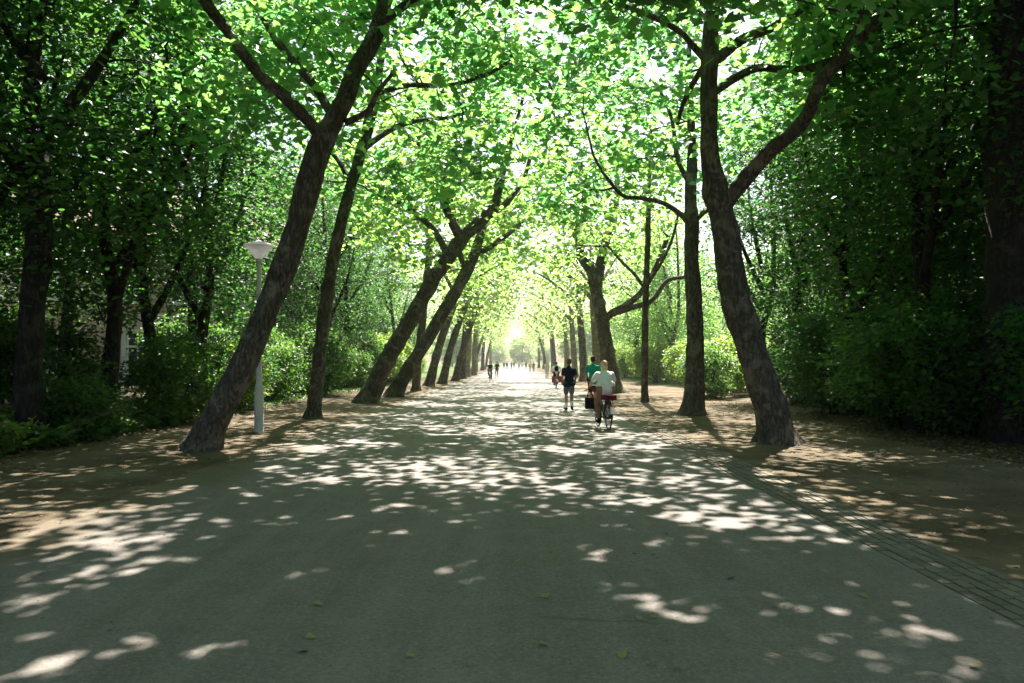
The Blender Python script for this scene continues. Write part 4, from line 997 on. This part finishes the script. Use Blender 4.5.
# ------------------------------------------------------------------ bicycles
M['metal_black'] = plain('metal_black', (.018, .018, .02), .35, .3, .15, 6); M['rubber'] = plain('rubber', (.016, .016, .017), .75); M['chrome'] = plain('chrome', (.55, .56, .57), .25, .9, .05, 5)
M['leather'] = plain('leather', (.05, .025, .022), .5); M['red_plastic'] = plain('red_plastic', (.5, .02, .02), .3); M['white_plastic'] = plain('white_plastic', (.8, .8, .78), .35)
M['bag_black'] = cloth('bag_black', (.014, .014, .015)); M['bag_red'] = cloth('bag_red', (.30, .03, .045)); M['bag_maroon'] = cloth('bag_maroon', (.10, .018, .03))
def bicycle(loc, rz, framecol, label, detail=True, sc=1.0):
    root = empty('bicycle', loc, rz, label, 'bicycle'); root.scale = (sc,) * 3
    rw, fw = V3((0, -.46, .345)), V3((0, .66, .345)); bb = V3((0, 0, .29)); seat = V3((0, -.19, .84)); hdl = V3((0, .47, .88)); hl = V3((0, .50, .72))
    fm = MB()
    for a, c, r in ((bb, seat, .018), (bb + V3((0, .01, .02)), hl, .021), (bb + V3((0, -.04, .14)), hdl - V3((0, 0, .05)), .018), (hdl, hl - V3((0, -.03, .03)), .021)): fm.tube([a, c], r, 10)
    for s in (-1, 1):
        fm.tube([bb + V3((s * .03, 0, 0)), rw + V3((s * .06, 0, 0))], .011, 8); fm.tube([seat + V3((s * .02, 0, -.05)), rw + V3((s * .06, 0, 0))], .009, 8)
        fm.tube([hl + V3((s * .035, .015, -.04)), hl + V3((s * .055, .05, -.18)), fw + V3((s * .055, 0, 0))], .011, 8)
    fm.obj('frame', framecol, root, True)
    for c in (rw, fw):
        wm = MB(); n = 40
        wm.tube([c + V3((0, .312 * math.cos(2 * math.pi * k / n), .312 * math.sin(2 * math.pi * k / n))) for k in range(n)], .012, 8, close=True)
        wm.tube([c + V3((-.05, 0, 0)), c + V3((.05, 0, 0))], .022, 10)
        for k in range(28 if detail else 12):
            a = 2 * math.pi * k / (28 if detail else 12); wm.tube([c + V3(((-1) ** k * .03, 0, 0)), c + V3((0, .31 * math.cos(a), .31 * math.sin(a)))], .0016, 4)
        wo = wm.obj('wheel', M['chrome'], root, True)
        tm = MB(); tm.tube([c + V3((0, .328 * math.cos(2 * math.pi * k / n), .328 * math.sin(2 * math.pi * k / n))) for k in range(n)], .02, 10, close=True); tm.obj('tyre', M['rubber'], wo, True)
        gm = MB(); a0, a1 = (20, 190) if c is rw else (10, 150)
        pts = [c + V3((0, .365 * math.cos(R(a)), .365 * math.sin(R(a)))) for a in np.linspace(a0, a1, 16)]
        for i in range(15):
            p, q = pts[i], pts[i + 1]; o_ = len(gm.v)
            gm.add([p + V3((-.028, 0, 0)), p + V3((.028, 0, 0)), q + V3((.028, 0, 0)), q + V3((-.028, 0, 0)), p * 1.0 + V3((-.028, 0, 0.004)), p + V3((.028, 0, .004)), q + V3((.028, 0, .004)), q + V3((-.028, 0, .004))], [(0, 1, 2, 3), (7, 6, 5, 4), (0, 4, 5, 1), (2, 6, 7, 3), (1, 5, 6, 2), (3, 7, 4, 0)])
        gm.obj('mudguard', framecol, root)
    hb = MB(); s_, r_ = spline([V3((-.29, .30, 1.03)), V3((-.27, .42, 1.06)), V3((-.16, .5, 1.07)), V3((0, .49, 1.05)), V3((.16, .5, 1.07)), V3((.27, .42, 1.06)), V3((.29, .30, 1.03))], [.012] * 7, .04); hb.tube(s_, r_, 8)
    hb.tube([hdl, V3((0, .47, 1.05))], .014, 8); ho = hb.obj('handlebar', M['chrome'], root, True)
    for s in (-1, 1):
        m_ = MB(); m_.tube([V3((s * .289, .39, 1.05)), V3((s * .291, .28, 1.026))], .018, 10); m_.obj('grip', M['rubber'], ho, True)
    sm = MB(); sm.ell((0, -.22, .90), (.10, .13, .045)); sm.ell((0, -.09, .905), (.04, .12, .035)); sm.tube([seat - V3((0, -.05, .08)), V3((0, -.2, .88))], .013, 8)
    fuse('saddle', sm, .01, M['leather'], root)
    km = MB(); km.tube([bb + V3((-.08, 0, 0)), bb + V3((.08, 0, 0))], .018, 10)
    for s in (-1, 1):
        e_ = bb + V3((s * .08, s * .06, s * -.16)) * 1.0; km.tube([bb + V3((s * .075, 0, 0)), V3((s * .085, s * -.06, .29 + s * .16))], .011, 8); km.box(V3((s * .13, s * -.06, .29 + s * .16)), (.09, .08, .022))
    km.obj('crank', M['metal_black'], root)
    cc = MB(); cc.tube([bb + V3((.055, .08, 0)), bb + V3((.055, -.2, .01)), rw + V3((.055, -.05, 0))], [.085, .07, .05], 10); cg = cc.obj('chain_case', framecol, root, True); cg.scale = (1, 1, 1)
    rk = MB()
    for s in (-1, 1):
        rk.tube([V3((s * .06, -.22, .735)), V3((s * .06, -.72, .735))], .007, 6); rk.tube([V3((s * .06, -.66, .735)), rw + V3((s * .075, 0, 0))], .006, 6)
    for y in (-.26, -.4, -.55, -.7): rk.tube([V3((-.06, y, .735)), V3((.06, y, .735))], .006, 6)
    rk.obj('rear_rack', M['metal_black'], root, True)
    lm = MB(); lm.box((0, -.80, .60), (.07, .04, .05)); lm.obj('rear_light', M['red_plastic'], root)
    lm = MB(); lm.box((0, -.822, .50), (.075, .012, .17)); lm.obj('number_reflector', M['white_plastic'], root)
    hm = MB(); hm.tube([V3((0, .56, .86)), V3((0, .64, .86))], [.03, .045], 12); hm.obj('headlight', M['chrome'], root, True)
    return root
def ride_pose(lean=.16, H=1.0, armdrop=0):
    J = {}; J['pelvis'] = (0, -.2, .98); J['neck'] = (0, -.2 + lean + .02, 1.44); J['head'] = (0, -.13 + lean, 1.585)
    for s, sx in (('L', -1), ('R', 1)):
        J['hi' + s] = (sx * .095, -.18, .955); J['sh' + s] = (sx * .178, -.2 + lean, 1.365); J['el' + s] = (sx * .30, -.06 + lean, 1.14); J['wr' + s] = (sx * .295, .26, 1.075)
    J['knL'] = (-.15, .20, .66); J['anL'] = (-.13, .02, .235); J['toeL'] = (-.145, .17, .185)
    J['knR'] = (.14, .27, .86); J['anR'] = (.13, -.07, .56); J['toeR'] = (.14, .09, .51)
    return J
yaw = R(7)
bx, by = (606.5 - VX) / F * 19.6, 19.95
bicycle((bx - .02, by, .012), yaw, M['metal_black'], 'black upright bicycle ridden by the blonde woman in white')
person(ride_pose(), [('shirt', CL['white']), ('trousers', CL['tan']), ('shoe', CL['black'])], HAIR['blonde'], 'skin', (bx - .02, by, .012), yaw, 'blonde cyclist in a loose white short-sleeved shirt and tan trousers riding away', heavy=1.24, long_hair=.13)
def place(root_loc, rz, p):
    return Vector(root_loc) + Matrix.Rotation(rz, 3, 'Z') @ Vector(p)
def bag(label, loc, rz, size, mat, handle=True, cat='bag', name='shopping_bag'):
    root = empty(name, loc, rz, label, cat)
    x, y, z = size; mb = MB(); mb.box((0, 0, z / 2), size)
    for s in (-1, 1): mb.box((0, s * y * .3, z * .5), (x * 1.03, y * .5, z * .92))
    fuse('bag_body', mb, .012, mat, root, 5)
    if handle:
        for s in (-1, 1):
            hm = MB(); hm.tube([V3((-x * .28, s * y * .35, z * .95)), V3((-x * .2, s * y * .2, z + .13)), V3((0, 0, z + .245)), V3((x * .2, s * y * .2, z + .13)), V3((x * .28, s * y * .35, z * .95))], .009, 6); hm.obj('handle', mat, root, True)
    else:
        fm = MB(); fm.box((0, 0, z + .008), (x * 1.02, y * 1.02, .03)); fm.obj('flap', mat, root)
    return root
hp = place((bx - .02, by, 0), yaw, (-.29, .3, 0))
bag("black shopping bag hanging from the blonde cyclist's handlebar", (hp.x, hp.y, .485), yaw, (.25, .13, .29), M['bag_black'])
sp0 = place((bx - .02, by, 0), yaw, (0, -.5, 0))
bag('dark maroon bag strapped on the rack behind the blonde cyclist', (sp0.x, sp0.y, .752), yaw, (.32, .26, .10), M['bag_maroon'], False, name='rack_bag')
# far cyclist with red panniers
fx, fy_ = (556.5 - VX) / F * 51.5, 51.8
bicycle((fx, fy_, .012), 0, M['metal_black'], 'bicycle with red panniers far ahead of the walking man', False)
person(ride_pose(), [('shirt', CL['white']), ('trousers', CL['black']), ('shoe', CL['black']), ('backpack', CL['navy'])], HAIR['brown'], 'skin', (fx, fy_, .012), 0, 'far cyclist with a dark backpack over a white shirt', .014)
for s, lab in ((-1, 'red pannier on the left of the far bicycle'), (1, 'red pannier on the right of the far bicycle')):
    bag(lab, (fx + s * .21, fy_ - .48, .37), 0, (.2, .36, .36), M['bag_red'], False, name='pannier')
# oncoming pair on the left side of the road
gx, gy = (490 - VX) / F * 70, 70
bicycle((gx, gy, .012), math.pi, M['metal_black'], 'bicycle coming towards the camera far off on the left of the road', False)
person(ride_pose(), [('sleeveless_top', CL['black']), ('trousers', CL['blue']), ('shoe', CL['black'])], HAIR['dark'], 'skin', (gx, gy, .012), math.pi, 'oncoming far cyclist in a black top, left of the road middle', .014)
walker(497, 378, 84, 1.75, [('shirt', CL['black']), ('leggings', CL['grey']), ('shoe', CL['white'])], HAIR['brown'], 'skin', 'person in a black top striding with legs wide apart beside the oncoming cyclist', math.pi * .9, .014, apart=.16, stride=.4)
walker(547, 379, 80, 1.74, [('shirt', CL['pale']), ('trousers', CL['pale']), ('shoe', CL['white'])], HAIR['blonde'], 'skin', 'person in pale clothes walking at the right road edge beyond the red-bagged cyclist', 0, .014)
walker(530, 373, 122, 1.74, [('shirt', CL['pale']), ('leggings', CL['pale']), ('shoe', CL['white'])], HAIR['blonde'], 'skin', 'pale-dressed person alone in the bright middle of the far road', math.pi, .018)
walker(533.5, 372, 131, 1.76, [('shirt', CL['red']), ('trousers', CL['grey']), ('shoe', CL['white'])], HAIR['dark'], 'skin', 'distant person in a red shirt on the bright far road', math.pi, .018)
tops = [(504, 185, 'black', 'dark-clothed walker at the left end of the distant crowd'), (507, 172, 'navy', 'navy-shirted walker second from the left in the distant crowd'), (511.5, 180, 'blue', 'blue-shirted walker in the distant crowd, left of its middle'), (514, 195, 'black', 'dark walker in the middle of the distant crowd'), (519, 176, 'lblue', 'pale-blue-shirted walker in the distant crowd'), (522, 190, 'white', 'white-shirted walker in the distant crowd'), (526, 183, 'black', 'dark walker at the right end of the distant crowd')]
for i, (px, d, col, lab) in enumerate(tops):
    walker(px, 0, d, 1.7 + .05 * (i % 3), [('shirt', CL[col]), ('trousers', CL['blue' if i % 2 else 'black']), ('shoe', CL['black'])], HAIR['dark'], 'skin', lab, 0 if i % 2 else math.pi, .02, group='walkers far down the road', lead='LR'[i % 2])

# ------------------------------------------------------------------ haze for the washed-out far end
hz = bpy.data.materials.new('haze'); hz.use_nodes = True; t = hz.node_tree; t.nodes.remove(t.nodes['Principled BSDF'])
pv = t.nodes.new('ShaderNodeVolumePrincipled'); pv.inputs['Color'].default_value = (.95, .95, .9, 1); pv.inputs['Density'].default_value = .0004; pv.inputs['Anisotropy'].default_value = .35  # thin volume added to imitate lens bloom at the far end
t.links.new(pv.outputs[0], t.nodes['Material Output'].inputs['Volume'])
mb = MB(); mb.box((0, 170, 12), (240, 420, 26)); tag(mb.obj('haze', hz), 'thin haze added to wash out the far end of the avenue', 'haze', None, 'stuff')
